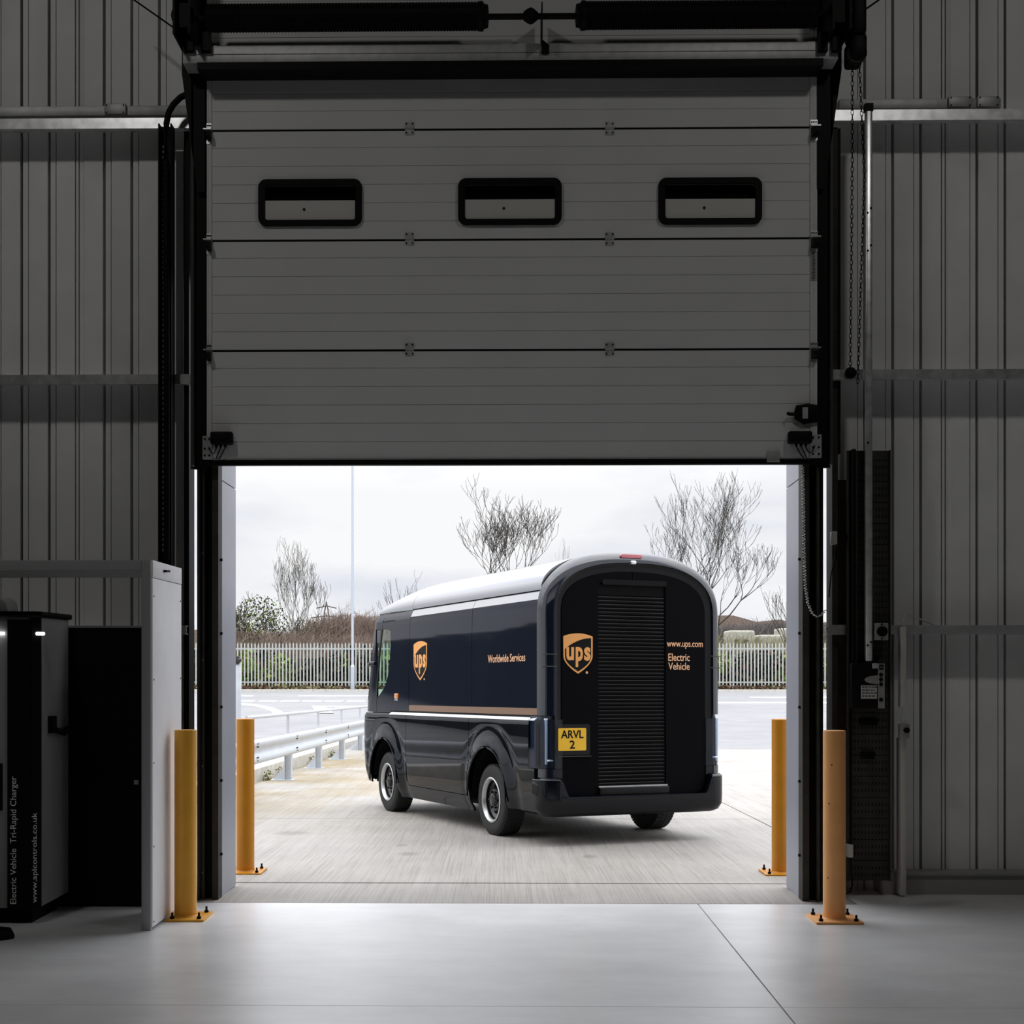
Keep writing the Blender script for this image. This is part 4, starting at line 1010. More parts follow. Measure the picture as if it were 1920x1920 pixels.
# wheels
def wheel(ax, sd):
    w = bpy.data.objects.new('wheel', None); COL.objects.link(w); w.parent = van; w.location = (ax, sd * HWV, .345)
    ay = (0, sd, 0); R0 = .345
    prof = [(.205, -.215), (.26, -.222), (.30, -.22), (.328, -.212), (.341, -.195), (R0, -.17), (R0, -.045), (.341, -.022), (.328, -.006), (.30, .002), (.26, .004), (.215, -.004), (.205, -.02)]
    build(MB().lathe(prof, (0, 0, 0), ay, 64), 'tyre', 'rubber', w, smooth=True)
    tr = MB()
    for k_ in range(54):
        t = 2 * math.pi * k_ / 54
        for y_, dy, ph in ((-.185, .045, 0), (-.128, .04, .5), (-.075, .045, 0), (-.03, .022, .5)):
            tt = t + ph * 2 * math.pi / 54; dt = .042
            q = []
            for aa in (tt - dt, tt + dt):
                for rr in (R0 - .004, R0 + .004): q.append((aa, rr))
            pts_ = [(math.cos(a) * r_, sd * (y_ + s_ * dy / 2), math.sin(a) * r_) for a, r_ in q for s_ in (-1, 1)]
            tr.add(pts_, [(0, 1, 3, 2), (4, 6, 7, 5), (0, 2, 6, 4), (1, 5, 7, 3), (2, 3, 7, 6), (0, 4, 5, 1)])
    build(tr, 'tread', 'rubber', w)
    build(MB().lathe([(.215, -.003), (.222, .003), (.208, .008), (.196, -.006), (.190, -.030)], (0, 0, 0), ay, 48), 'rim', 'rim', w, smooth=True)
    build(MB().lathe([(.190, -.030), (.184, -.058), (.165, -.075), (.15, -.09), (.0, -.10)], (0, 0, 0), ay, 40), 'wheel_disc', 'hub_black', w, smooth=True)
    build(MB().lathe([(0, -.005), (.05, -.005), (.062, -.012), (.068, -.03), (.105, -.034), (.112, -.045), (.118, -.088), (.12, -.095)], (0, 0, 0), ay, 40), 'hub_cap', 'hub_black', w, smooth=True)
    nb = MB()
    for k_ in range(6):
        t = 2 * math.pi * k_ / 6; nb.cyl((math.cos(t) * .085, sd * -.034, math.sin(t) * .085), (math.cos(t) * .085, sd * -.012, math.sin(t) * .085), .011, 6)
    build_each(nb, 'wheel_nut', 'hub_black', w)
    # spokes: openings between dark vents
    vn = MB()
    for k_ in range(10):
        t = 2 * math.pi * (k_ + .5) / 10; c_, s_ = math.cos(t), math.sin(t); tx, tz = -s_, c_
        vn.cyl((c_ * .152, sd * -.088, s_ * .152), (c_ * .152, sd * -.076, s_ * .152), .019, 10)
    build_each(vn, 'rim_vent', 'hub_black', w)
    return w
for ax in (0.0, 2.985):
    for sd in (1, -1): wheel(ax, sd)
# wheel arch liners
for ax in (0., 2.985):
    for sd in (1, -1):
        al = MB(); pr = []
        n_ = 24
        for i in range(n_ + 1):
            t = math.pi * i / n_; al.v += [(ax + math.cos(t) * .452, sd * .965, .40 + math.sin(t) * .452), (ax + math.cos(t) * .452, sd * .50, .40 + math.sin(t) * .452)]
        for i in range(n_): a = i * 2; al.f.append((a, a + 1, a + 3, a + 2))
        n0 = len(al.v); al.v += [(ax + math.cos(math.pi * i / n_) * .452, sd * .52, .40 + math.sin(math.pi * i / n_) * .452) for i in range(n_ + 1)]
        al.f.append(tuple(range(n0, n0 + n_ + 1)))
        build(al, 'arch_liner', 'black', van)
        edge_strip = [(ax + math.cos(math.pi * i / 32) * .458, sd * 1.014, .40 + math.sin(math.pi * i / 32) * .458) for i in range(-1, 34)]
        build(MB().tube([Vector(p) for p in edge_strip], .010, 8), 'arch_lip', 'paint_gloss_low', van, smooth=True)
build(MB().cyl((0, -.75, .345), (0, .75, .345), .06, 12), 'rear_axle', 'black', van)

# ---- rear end
def section(inset, n=60):
    """closed outline in (y,z), from bottom left up over the roof to bottom right, inset inwards"""
    o = []; zb_ = .62
    for z in frange(zb_, 2.1, .12): o.append((.950, z))
    m0 = len(o)
    for i in range(1, 60):
        t = math.pi * i / 60; c_, s_ = math.cos(t), math.sin(t); o.append((.950 * math.copysign(abs(c_) ** .8, c_), 2.1 + .602 * s_ ** .8))
    o += [(-a, b) for a, b in reversed(o[:m0])]
    if inset == 0: return o
    c = Vector((0, 1.6)); res = []
    n_ = len(o)
    for i, (a, b) in enumerate(o):
        p0 = Vector(o[max(0, i - 1)]); p1 = Vector(o[min(n_ - 1, i + 1)]); d = (p1 - p0).normalized(); nn = Vector((d.y, -d.x))
        if nn.dot(Vector((a, b)) - c) > 0: nn = -nn
        q = Vector((a, b)) + nn * inset; res.append((q.x, b if i in (0, n_ - 1) else q.y))
    return res
XB = -1.155
steps = [(XR0 - G, 0.0), (-1.06, .004), (-1.10, .018), (-1.13, .042), (-1.15, .075), (XB, .105)]
ring = MB(); n_ = len(section(0))
for x, ins in steps:
    for (a, b) in section(ins): ring.v.append((x, a, b))
for i in range(len(steps) - 1):
    for j in range(n_ - 1): a = i * n_ + j; ring.f.append((a, a + 1, a + n_ + 1, a + n_))
ro = link('rear_surround', ring.mesh('rear_surround'), 'paint_corner', van)
bake(ro, [('SOLIDIFY', dict(thickness=.015, offset=0))]); smooth_angle(ro, 40)
tail_cut = [MB().box(-1.3, -.9, s0, s1, .70, 1.185) for s0, s1 in ((.75, 1.1), (-1.1, -.75))]
boolean(ro, tail_cut)
# black gloss gasket band inside the surround
band = MB(); st2 = [(XB, .108), (XB + .012, .125), (XB + .02, .16), (XB + .02, .19)]
for x, ins in st2:
    for (a, b) in section(ins): band.v.append((x, a, b))
for i in range(len(st2) - 1):
    for j in range(n_ - 1): a = i * n_ + j; band.f.append((a, a + 1, a + n_ + 1, a + n_))
bo = link('rear_gasket', band.mesh('rear_gasket'), 'black_gloss', van); smooth_angle(bo, 40)
build(MB().prism(section(.10) + [(-.80, .45), (.80, .45)], lambda u_, v_, w: (-1.09 + w, u_, v_), .04), 'rear_bulkhead', 'black', van)
# rear doors: two leaves with the shutter opening between them
DO = [(a, b) for a, b in section(.185)]
yl, _ = rear_pt(1121, 1300); yr, _ = rear_pt(1248, 1300); _, zsh1 = rear_pt(1184, 1098); _, zsh0 = rear_pt(1184, 1472)
_, zsill = rear_pt(1184, 1488)
ycn = (yl + yr) / 2
for sd in (1, -1):
    pts = [(a, b) for a, b in DO if (a - ycn) * sd > .004]
    if sd > 0: poly = [(pts[0][0] - .12, .445), (pts[0][0] - .05, .465), (pts[0][0] - .01, .52)] + pts + [(ycn + .004, interp([(0, 0)], 0) or pts[-1][1])] + [(ycn + .004, .445)]
    else: poly = [(ycn - .004, .445), (ycn - .004, pts[0][1])] + pts + [(pts[-1][0] + .01, .52), (pts[-1][0] + .05, .465), (pts[-1][0] + .12, .445)]
    d_ = build(MB().prism(poly, lambda u_, v_, w: (-1.145 + w, u_, v_), .03), 'rear_door', 'paint_rear', van)
    boolean(d_, [MB().prism(rrect(yr, yl, zsh0 - .03, zsh1 + .02, .05), lambda u_, v_, w: (-1.3 + w, u_, v_), .5)])
# shutter with curved slats
sl = MB(); pitch = (zsh1 - .10 - zsh0) / 50; pfz = []
for i in range(50):
    z = zsh0 + .0 + i * pitch; pfz += [(-1.122, z), (-1.130, z + pitch * .15), (-1.131, z + pitch * .6), (-1.122, z + pitch * .92)]
pfz += [(-1.122, zsh1 - .10), (-1.128, zsh1 - .095), (-1.128, zsh1 + .01)]
n2 = len(pfz); sl.v = [(x, yl + .01, z) for x, z in pfz] + [(x, yr - .01, z) for x, z in pfz]
sl.f = [(i, i + 1, n2 + i + 1, n2 + i) for i in range(n2 - 1)]
build(sl, 'roller_shutter', 'shutter', van)
se = MB()
for i in range(50):
    z = zsh0 + i * pitch + pitch * .62; se.box(-1.1325, -1.129, yr - .0 + .012, yl - .012, z, z + .0035)
_se = build(se, 'slat_edges', 'slat_edge', van)
build(MB().box(-1.165, -1.12, yr - .005, yl + .0, zsh0 - .012, zsh0 - .001), 'shutter_sill', 'galv_dull', van)
build(MB().box(-1.175, -1.10, yr - .02, yl, zsh0 - .10, zsh0 - .014), 'rear_step', 'black_gloss', van, bevel=.008)
build(MB().prism(rrect(yr - .005, yl - .04, zsh1 - .0, zsh1 + .05, .022), lambda u_, v_, w: (-1.158 + w, u_, v_), .02), 'shutter_hood', 'black', van)
# hinges of the rear doors
for sd in (1, -1):
    for z in (1.63, 1.74): build(MB().tube([Vector((-1.13, sd * .955, z)), Vector((-1.158, sd * .90, z)), Vector((-1.158, sd * .82, z))], .005, 6), 'door_hinge', 'steel_dark', van)
# high brake light and camera
ym, zm = rear_pt(1184, 1043, -1.15)
zt_s = 2.66
build(MB().prism(rrect(ym - .115, ym + .115, zm - .018, zm + .018, .017), lambda u_, v_, w: (-1.158 + w, u_, v_ ), .05), 'brake_light', 'brake_lens', van, bevel=.004)
cy_, cz_ = rear_pt(1187, 1055, -1.17)
build(MB().box(-1.19, -1.13, cy_ - .03, cy_ + .03, cz_ - .018, cz_ + .018), 'rear_camera', 'chrome', van, bevel=.012)
# tail lights: dark housing, chrome inner pieces, clear lens
for sd in (1, -1):
    hs = MB(); 
    hs.prism([(-.905, .968), (-.905, .70), (-1.10, .70), (-1.12, .88), (-1.06, .935), (-1.0, .955)], lambda u_, v_, w: (u_, v_ * sd, .705 + w), .475)
    h_ = build(hs, 'tail_light', 'lamp_housing', van)
    arc = [(-.905, .985), (-1.0, .975), (-1.06, .952), (-1.10, .938), (-1.13, .912), (-1.15, .88), (-1.158, .84), (-1.158, .765), (-1.150, .765), (-1.150, .84), (-1.142, .875), (-1.122, .905), (-1.095, .929), (-1.058, .943), (-1.0, .962), (-.905, .973)]
    build(MB().prism(arc, lambda u_, v_, w: (u_, v_ * sd, .703 + w), .445), 'lens', 'lens_clear', h_)
    build(MB().box(-1.128, -1.121, sd * .79 - .02, sd * .79 + .04, .83, 1.03), 'reflector', 'steel_dark', h_)
    build(MB().box(-1.12, -1.05, sd * .905 - .012, sd * .905 + .012, .74, 1.16), 'light_guide', 'chrome', h_, bevel=.004)
    build(MB().box(-1.14, -1.10, sd * .86 - .05, sd * .86 + .045, .765, .785), 'lower_reflector', 'chrome', h_, bevel=.006)
    # band under the light
    build(MB().prism(arc, lambda u_, v_, w: (max(u_, -5) if u_ < -1.01 else -1.01, min(v_, .956) * sd, .612 + w), .086), 'lower_corner', 'paint_gloss_low', van)
# bumper: swept C shape in plan
plan_o = []
for i in range(-14, 15):
    t = i / 14; a = abs(t)
    plan_o.append((t, a))
def bump_plan(off=0):
    o = []
    R_ = .17
    o.append((-.50, .985 - off)); o.append((-.80, .99 - off)); o.append((-1.03, .985 - off))
    for i in range(1, 8): 
        q = R(90 * i / 8); o.append((-1.05 - (R_ - off) * math.sin(q) * .98, .985 - R_ + (R_ - off) * math.cos(q)))
    [o.append((-1.05 - R_ + off - .005 * (1 - q_), .66 + .155 * q_)) for q_ in [1 - i_ / 14 for i_ in range(15)]]; o.append((-1.228 + off, .45)); o.append((-1.235 + off, 0))
    return o + [(x, -y) for x, y in reversed(o[:-1])]
bz = []
bp_ = MB(); levels = [(.262, .10), (.285, .04), (.34, .005), (.42, .0), (.60, .0), (.62, .02), (.625, .05)]
nn_ = len(bump_plan())
for z, off in levels:
    for j, (x, y) in enumerate(bump_plan(off)):
        zz_ = z
        a = abs(y)
        dip = 1 - sm((a - .72) / .085)          # top edge dips below the doors
        if z > .42: zz_ = z - dip * .175 * ((z - .42) / .205)
        if z < .3 and x > -.9: zz_ = z + .03
        bp_.v.append((x, y, zz_))
for i in range(len(levels) - 1):
    for j in range(nn_ - 1): a = i * nn_ + j; bp_.f.append((a, a + 1, a + nn_ + 1, a + nn_))
bu = link('rear_bumper', bp_.mesh('rear_bumper'), 'paint_gloss_low', van)
bake(bu, [('SOLIDIFY', dict(thickness=.02, offset=-1))])
boolean(bu, [arch(0, .457), MB().box(-.60, .5, -1.3, 1.3, -.2, .42), MB().box(-.985, 0, -1.3, 1.3, .29, .9)]); smooth_angle(bu, 38)
ledge = MB().prism([(-1.20, -.60), (-1.215, 0), (-1.20, .60), (-1.12, .66), (-1.12, -.66)], lambda u_, v_, w: (u_, v_, .438 + w), .006)
build(ledge, 'bumper_step', 'paint_gloss_low', van, bevel=.002)
for px0, px1, py0, py1, in ((1048, 1074, 1509, 1514), (1291, 1318, 1498, 1505)):
    a = rear_pt((px0 + px1) / 2, (py0 + py1) / 2, -1.19); sg = 1 if a[0] > 0 else -1
    rf = MB().prism([(a[0] + .075, a[1] - .014), (a[0] + .075, a[1] + .014), (a[0] - .075, a[1] + .014), (a[0] - .075, a[1] - .014)], lambda u_, v_, w: (-1.218 + w + abs(u_ - 0) ** 3 * .05, u_, v_), .04)
    build(rf, 'reflector', 'red_lens', van, bevel=.003)
# number plate in its recess
a = rear_pt(1046, 1408, -1.15); b = rear_pt(1098, 1365, -1.15)
y0_, y1_, z0_, z1_ = b[0], a[0], a[1], b[1]
hold = build(MB().prism(rrect(y0_ - .045, y1_ + .006, z0_ - .04, z1_ + .035, .02), lambda u_, v_, w: (-1.152 + w, u_, v_), .01), 'plate_recess', 'black_gloss', van)
npl = build(MB().prism(rrect(y0_, y1_, z0_, z1_, .01, 3), lambda u_, v_, w: (-1.162 + w, u_, v_), .008), 'number_plate', 'plate_yellow', van)
w_ = y1_ - y0_; h_ = z1_ - z0_
build(text_mb('ARVL', (-1.1625, y1_ - w_ * .09, z0_ + h_ * .55), (0, -1, 0), (0, 0, 1), w_ * .81, h_ * .36, .0015, .018), 'plate_letters', 'black', npl)
build(text_mb('2', (-1.1625, y1_ - w_ * .40, z0_ + h_ * .09), (0, -1, 0), (0, 0, 1), w_ * .19, h_ * .37, .0015, .018), 'plate_number', 'black', npl)
build(MB().box(-1.17, -1.14, y0_ - .05, y1_ + .005, z0_ - .055, z0_ - .048), 'plate_ledge', 'steel_dark', van)

# ---- emblems and writing
def shield(O, Rt, U, w, h, off):
    O = Vector(O); Rt = Vector(Rt); U = Vector(U); Nn = Rt.cross(U)
    P = lambda u_, v_, d: tuple(O + Rt * (u_ * w) + U * (v_ * h) + Nn * d)
    def outline(i=0.0):
        p = []
        for k_ in range(11): t = k_ / 10; p.append((i + (1 - 2 * i) * t, .925 + .075 * (1 - (2 * t - 1) ** 2) - i * .8))
        for k_ in range(1, 13):
            t = k_ / 12; p.append((1 - i - (.5 - i) * (t ** 1.9), .45 - i * .4 - (.45 - i * 1.4) * t))
        q = [(1 - a, b) for a, b in reversed(p[11:-1])]
        return p + q
    ol = outline(0)
    b = build(MB().prism(ol, lambda a, c, ww: P(a, c, ww), off), 'shield_emblem', 'gold', van)
    # dark field under the swoosh
    inn = [p for p in outline(.055)]
    lowp = [p for p in inn[11:]]
    field = [(1 - .055, .865)] + lowp
    sw = []
    for k_ in range(13):
        t = k_ / 12; sw.append((.055 + (1 - .11) * t, .60 + .285 * math.sin(t * math.pi / 2) ** .8))
    poly = [p for p in lowp] + [(.055, .45)] + sw + [(1 - .055, .45)]
    f_ = build(MB().prism(poly, lambda a, c, ww: P(a, c, off + ww * .001), 1.0), 'emblem_field', 'black', b)
    for ch, u0, u1, v0, v1 in (('u', .10, .355, .325, .655), ('p', .415, .665, .165, .66), ('s', .70, .925, .32, .66)):
        build(text_mb(ch, P(u0, v0, off + .001), Rt, U, (u1 - u0) * w, (v1 - v0) * h, .0015, .035), 'emblem_lettering', 'gold', b)
    build(MB().cyl(P(.80, .03, 0), P(.80, .03, off), .012, 10), 'registered_mark', 'gold_text', b)
SYl = .951
x0, z0 = side_pt(776, 1276, SYl); x1, z1 = side_pt(801, 1201, SYl)
shield((x0, SYl, z0), (-1, 0, 0), (0, 0, 1), x0 - x1, z1 - z0, .004)
XRr = -1.146
y0_, z0 = rear_pt(1056, 1263, XRr); y1_, z1 = rear_pt(1111, 1188, XRr)
shield((XRr, y0_, z0), (0, -1, 0), (0, 0, 1), y0_ - y1_, z1 - z0, .003)
x0, z0 = side_pt(915, 1244, SYl); x1, z1 = side_pt(985, 1225, SYl); zlow = side_pt(915, 1243, SYl)[1]; ztop = side_pt(950, 1226, SYl)[1]
build(text_mb('Worldwide Services', (x0, SYl, zlow), (-1, 0, 0), (0, 0, 1), x0 - x1, ztop - zlow, .002, .01), 'side_lettering', 'gold_text', van)
for txt, p0, p1, q0, q1, nm in (('www.ups.com', 1250, 1317.5, 1217, 1204.5, 'web_lettering'), ('Electric', 1253, 1293, 1239.5, 1225.5, 'rear_lettering'), ('Vehicle', 1253, 1293, 1256, 1242.5, 'rear_lettering')):
    a = rear_pt(p0, (q0 + q1) / 2, XRr); b = rear_pt(p1, (q0 + q1) / 2, XRr); za = rear_pt((p0 + p1) / 2, q0, XRr)[1]; zb2 = rear_pt((p0 + p1) / 2, q1, XRr)[1]
    build(text_mb(txt, (XRr, a[0], za), (0, -1, 0), (0, 0, 1), a[0] - b[0], zb2 - za, .002, .008), nm, 'gold_text', van)

# ================================================================== guardrail
def gp_(px, py): p = pl_g(px, py); return p
P1, P4 = gp_(540, 1463), gp_(675, 1411); dirg = (P4 - P1) / 3
r = empty('guardrail', P1, 'galvanised crash barrier with a round handrail along the left kerb', 'guardrail')
perp = Vector((dirg.y, -dirg.x, 0)).normalized()      # towards the apron
du = dirg.normalized()
def gl_(v): return v - r.location
wprof = [(0, .42), (.035, .425), (.055, .45), (.06, .475), (.05, .505), (.02, .54), (0, .565), (0, .60), (.02, .625), (.05, .66), (.06, .69), (.055, .715), (.035, .74), (0, .745)]
for i in range(-2, 4):
    a = P1 + dirg * i + du * .2; b = P1 + dirg * (i + 1) + du * .26; mb = MB(); n_ = len(wprof)
    for j, p in enumerate((a, b)):
        o_ = .004 if j else 0
        for d_, h_ in wprof: mb.v.append(tuple(gl_(p + perp * (d_ + o_ + .06) + Vector((0, 0, h_)))))
    mb.f = [(q, q + 1, n_ + q + 1, n_ + q) for q in range(n_ - 1)]
    o = link('beam', mb.mesh('beam'), 'galv_out', r); bake(o, [('SOLIDIFY', dict(thickness=.006))]); smooth_angle(o, 50)
    bl = MB()
    for h_ in (.47, .51, .655, .695):
        for dd in (.05, .14): c = gl_(P1 + dirg * (i + 1) + du * (.26 - dd) + perp * .115 + Vector((0, 0, h_))); bl.cyl(c, c + perp * .012, .012, 8)
    build_each(bl, 'splice_bolt', 'steel_dark', o)
for i in range(-1, 5):
    p = P1 + dirg * i; mb = MB()
    A = lambda u_, v_, z_: tuple(gl_(p + perp * u_ + du * v_ + Vector((0, 0, z_))))
    def bxx(mb, u0, u1, v0, v1, z0, z1):
        return mb.add([A(u0, v0, z0), A(u1, v0, z0), A(u1, v1, z0), A(u0, v1, z0), A(u0, v0, z1), A(u1, v0, z1), A(u1, v1, z1), A(u0, v1, z1)], [(0, 3, 2, 1), (4, 5, 6, 7), (0, 1, 5, 4), (1, 2, 6, 5), (2, 3, 7, 6), (3, 0, 4, 7)])
    bxx(mb, .052, .062, -.07, .07, .0, .72); bxx(mb, -.05, -.042, -.07, .07, .0, .72); bxx(mb, -.045, .055, -.004, .004, .0, .72)
    po = build(mb, 'post', 'galv_out', r)
    gs = MB().add([A(-.045, -.004, .012), A(-.22, -.004, .012), A(-.22, -.004, .04), A(-.045, -.004, .24), A(-.045, .004, .012), A(-.22, .004, .012), A(-.22, .004, .04), A(-.045, .004, .24)], [(0, 1, 2, 3), (7, 6, 5, 4), (0, 4, 5, 1), (1, 5, 6, 2), (2, 6, 7, 3), (3, 7, 4, 0)])
    build(gs, 'gusset', 'galv_out', po)
    build(bxx(MB(), -.26, .10, -.12, .12, 0, .014), 'base_plate', 'galv_out', po)
    up = MB().tube([gl_(p + Vector((0, 0, .72))), gl_(p + Vector((0, 0, 1.03)))], .024, 10); bxx(up, -.07, .07, -.07, .07, .715, .735)
    build(up, 'upright', 'galv_out', r)
hr = [gl_(P1 + dirg * i + Vector((0, 0, 1.05))) for i in range(-1, 5)]
build(MB().tube(hr, .026, 12), 'handrail', 'galv_out', r, smooth=True)
# concrete kerb wall behind the barrier
kb = MB(); a = P1 - dirg * 2.6 - perp * .42; b = P1 + dirg * 5.5 - perp * .42
def kbox(a, b, w_, h0, h1):
    kb.add([tuple(a + Vector((0, 0, h0))), tuple(b + Vector((0, 0, h0))), tuple(b - perp * w_ + Vector((0, 0, h0))), tuple(a - perp * w_ + Vector((0, 0, h0))),
            tuple(a + Vector((0, 0, h1))), tuple(b + Vector((0, 0, h1))), tuple(b - perp * w_ + Vector((0, 0, h1))), tuple(a - perp * w_ + Vector((0, 0, h1)))], [(0, 3, 2, 1), (4, 5, 6, 7), (0, 1, 5, 4), (1, 2, 6, 5), (2, 3, 7, 6), (3, 0, 4, 7)])
kbox(a, b, .25, -.3, .21); S(build(kb, 'kerb_wall', 'kerb', bevel=.02))
kb = MB(); kbox(a - perp * .26, b - perp * .26, 9, -.5, .16); S(build(kb, 'yard_paving', 'asphalt'))
rnd = random.Random(11)
for i, l in ((-.0, 'tuft of moss at the kerb foot left of the nearest visible barrier post'), (.42, 'tuft of moss on the kerb between the two nearest barrier posts'), (1.42, 'tuft of moss on the kerb behind the second barrier post'), (2.3, 'tuft of moss and weed on the kerb before the farthest barrier post')):
    c = P1 + dirg * i - perp * .36; mb = MB()
    for k_ in range(90):
        q = c + du * rnd.gauss(0, .13) + perp * rnd.uniform(-.02, .08) + Vector((0, 0, rnd.random() ** 2 * .15))
        d1 = Vector([rnd.uniform(-1, 1) for _ in range(3)]).normalized() * .025; d2 = Vector([rnd.uniform(-1, 1) for _ in range(3)]).normalized() * .025
        mb.add([q, q + d1, q + d1 + d2, q + d2], [(0, 1, 2, 3)])
    tag(build(mb, 'moss_tuft', 'moss'), l, 'moss')
# grey gate post just beyond the left reveal
gpst = W(447, 1345, 20.5); q = W(447, 1243, 20.5)
r = empty('gate_post', (gpst.x, 20.5, gz(20.5)), 'blue-grey steel post standing just beyond the left reveal', 'post')
build(MB().box(-.04, .04, -.04, .04, 0, q.z - gz(20.5)), 'shaft', 'galv_out', r, bevel=.005)
zt_ = q.z - gz(20.5)
build(MB().box(-.06, .02, -.06, .03, zt_ - .02, zt_ + .10).cyl((0, -.05, zt_ + .04), (.05, -.07, zt_ + .04), .03, 10), 'latch_fitting', 'steel_dark', r, bevel=.01)

# ================================================================== palisade fence
FY = 68.0; fb = .27; fh = 2.28; PITCH = 6.55 * FY / F_PX
r = empty('palisade_fence', (0, FY, fb), 'pale grey palisade security fence with pointed pales along the far side of the yard', 'fence')
def pale(mb, x, w_=.068):
    h = fh + random.uniform(-.015, .015); z0 = .12
    pts = [(x - w_ / 2, z0), (x + w_ / 2, z0), (x + w_ / 2, h - .09), (x + w_ * .15, h - .06), (x, h), (x - w_ * .15, h - .06), (x - w_ / 2, h - .09)]
    mb.add([(a, 0, b) for a, b in pts] + [(a, .02, b) for a, b in pts], [tuple(range(7)), tuple(range(13, 6, -1))] + [(i, i + 7, (i + 1) % 7 + 7, (i + 1) % 7) for i in range(7)])
xa = W(440, 1240, FY).x; k_ = 0; rest = MB(); x = -45.0
while x < 45:
    pxx = None
    p = Vector((x, FY, 1.0)); d = p - CAMP; cxx = d.x * math.cos(YAW) + d.y * math.sin(YAW); cy2 = -d.x * math.sin(YAW) + d.y * math.cos(YAW); pxx = CX + F_PX * cxx / cy2
    if 436 < pxx < 735 or 1330 < pxx < 1500:
        m_ = MB(); pale(m_, x); build(m_, 'pale', 'pale', r)
    else: pale(rest, x)
    x += PITCH
ro_ = build(rest, 'farther_pales', 'pale', r); ro_['kind'] = 'stuff'
build(MB().box(-45, 45, .022, .06, fh - .36, fh - .28), 'top_rail', 'pale', r); build(MB().box(-45, 45, .022, .06, .28, .35), 'bottom_rail', 'pale', r)
x = -44.0
while x < 44: build(MB().box(x - .03, x + .03, .06, .12, 0, fh - .2), 'fence_post', 'pale', r); x += PITCH * 17

# lamp post
lx = W(661, 1240, 66.6).x; lz = gz(66.6)
r = empty('lamp_post', (lx, 66.6, lz), 'tall thin grey lamp post standing in front of the fence left of the van', 'lamp post')
build(MB().cyl((0, 0, 0), (0, 0, 1.15), .105, 16).cyl((0, 0, 1.15), (0, 0, 1.25), .105, 16, .07), 'base_section', 'lamp_steel', r, smooth=True)
build(MB().cyl((0, 0, 1.2), (0, 0, 14), .065, 14, .05), 'column', 'lamp_steel', r, smooth=True)
build(MB().cyl((0, 0, 0), (0, 0, .08), .14, 12), 'footing', 'steel_dark', r)
build(MB().box(-.35, .35, -.12, .12, 13.95, 14.1), 'lamp_head', 'lamp_steel', r)

# ================================================================== vegetation
def leaves(name, n, box, size, mats, label, cat, seed, shape=None, kind='stuff', twigs=0):
    rnd = random.Random(seed); mb = MB(); mi = []
    for i in range(n):
        while True:
            x = rnd.uniform(box[0], box[1]); y = rnd.uniform(box[2], box[3]); z = rnd.uniform(box[4], box[5])
            if shape is None or shape(x, y, z, rnd): break
        q = Vector((x, y, z)); s_ = size * rnd.uniform(.5, 1.3)
        d1 = Vector([rnd.uniform(-1, 1) for _ in range(3)]).normalized(); d2 = d1.cross(Vector([rnd.uniform(-1, 1) for _ in range(3)])).normalized()
        mb.add([q, q + d1 * s_ * .5 + d2 * s_ * .35, q + d1 * s_, q + d1 * s_ * .5 - d2 * s_ * .35], [(0, 1, 2, 3)]); 
        c_ = mats(x, y, z, rnd); mi.append(c_)
    for i in range(twigs):
        x = rnd.uniform(box[0], box[1]); y = rnd.uniform(box[2], box[3]); z = rnd.uniform(box[4], box[4] + (box[5] - box[4]) * .6); q = Vector((x, y, z))
        d = Vector((rnd.uniform(-.5, .5), rnd.uniform(-.3, .3), 1)).normalized() * rnd.uniform(.4, 1.4); r_ = rnd.uniform(.008, .02)
        n0 = len(mb.f); mb.tube([q, q + d * .5 + Vector((rnd.uniform(-.1, .1), 0, 0)), q + d], r_, 3, False); mi += [4] * (len(mb.f) - n0)
    me = mb.mesh(name, recalc=False); o = bpy.data.objects.new(name, me); COL.objects.link(o)
    for nm in ('leaf_green', 'leaf_dark', 'leaf_brown', 'leaf_pale', 'twig_brown'): me.materials.append(MATS[nm])
    for p, c_ in zip(me.polygons, mi): p.material_index = c_
    return tag(o, label, cat, kind=kind)
def undermat(x, y, z, rnd):
    g = math.sin(x * .9) + math.sin(x * 2.3 + 1) * .6 + math.sin(z * 2 + x) * .4
    t = rnd.random()
    if g > .25 and t < .75: return 0
    if t < .72: return 1
    if t < .90: return 2
    return 3
leaves('undergrowth', 12000, (-22, 18, 68.6, 71.0, .2, 2.35), .36, undermat, 'tangle of green and brown undergrowth pressed behind the palisade fence', 'undergrowth', 2,
       shape=lambda x, y, z, rn: z < 1.9 + .5 * math.sin(x * 1.1) * math.sin(x * .37 + 2), twigs=700)
S(build(MB().box(-40, 40, 71.2, 71.6, 0, 1.75), 'earth_bank', 'leaf_dark'))
leaves('leaf_litter', 5000, (-22, 18, 66.85, 67.8, .20, .42), .16, lambda x, y, z, rn: 3 if (rn.random() < .3 or (-11 < x < -5 and rn.random() < .6)) else 2, 'strip of dead brown leaves lying along the foot of the fence', 'leaf litter', 4)

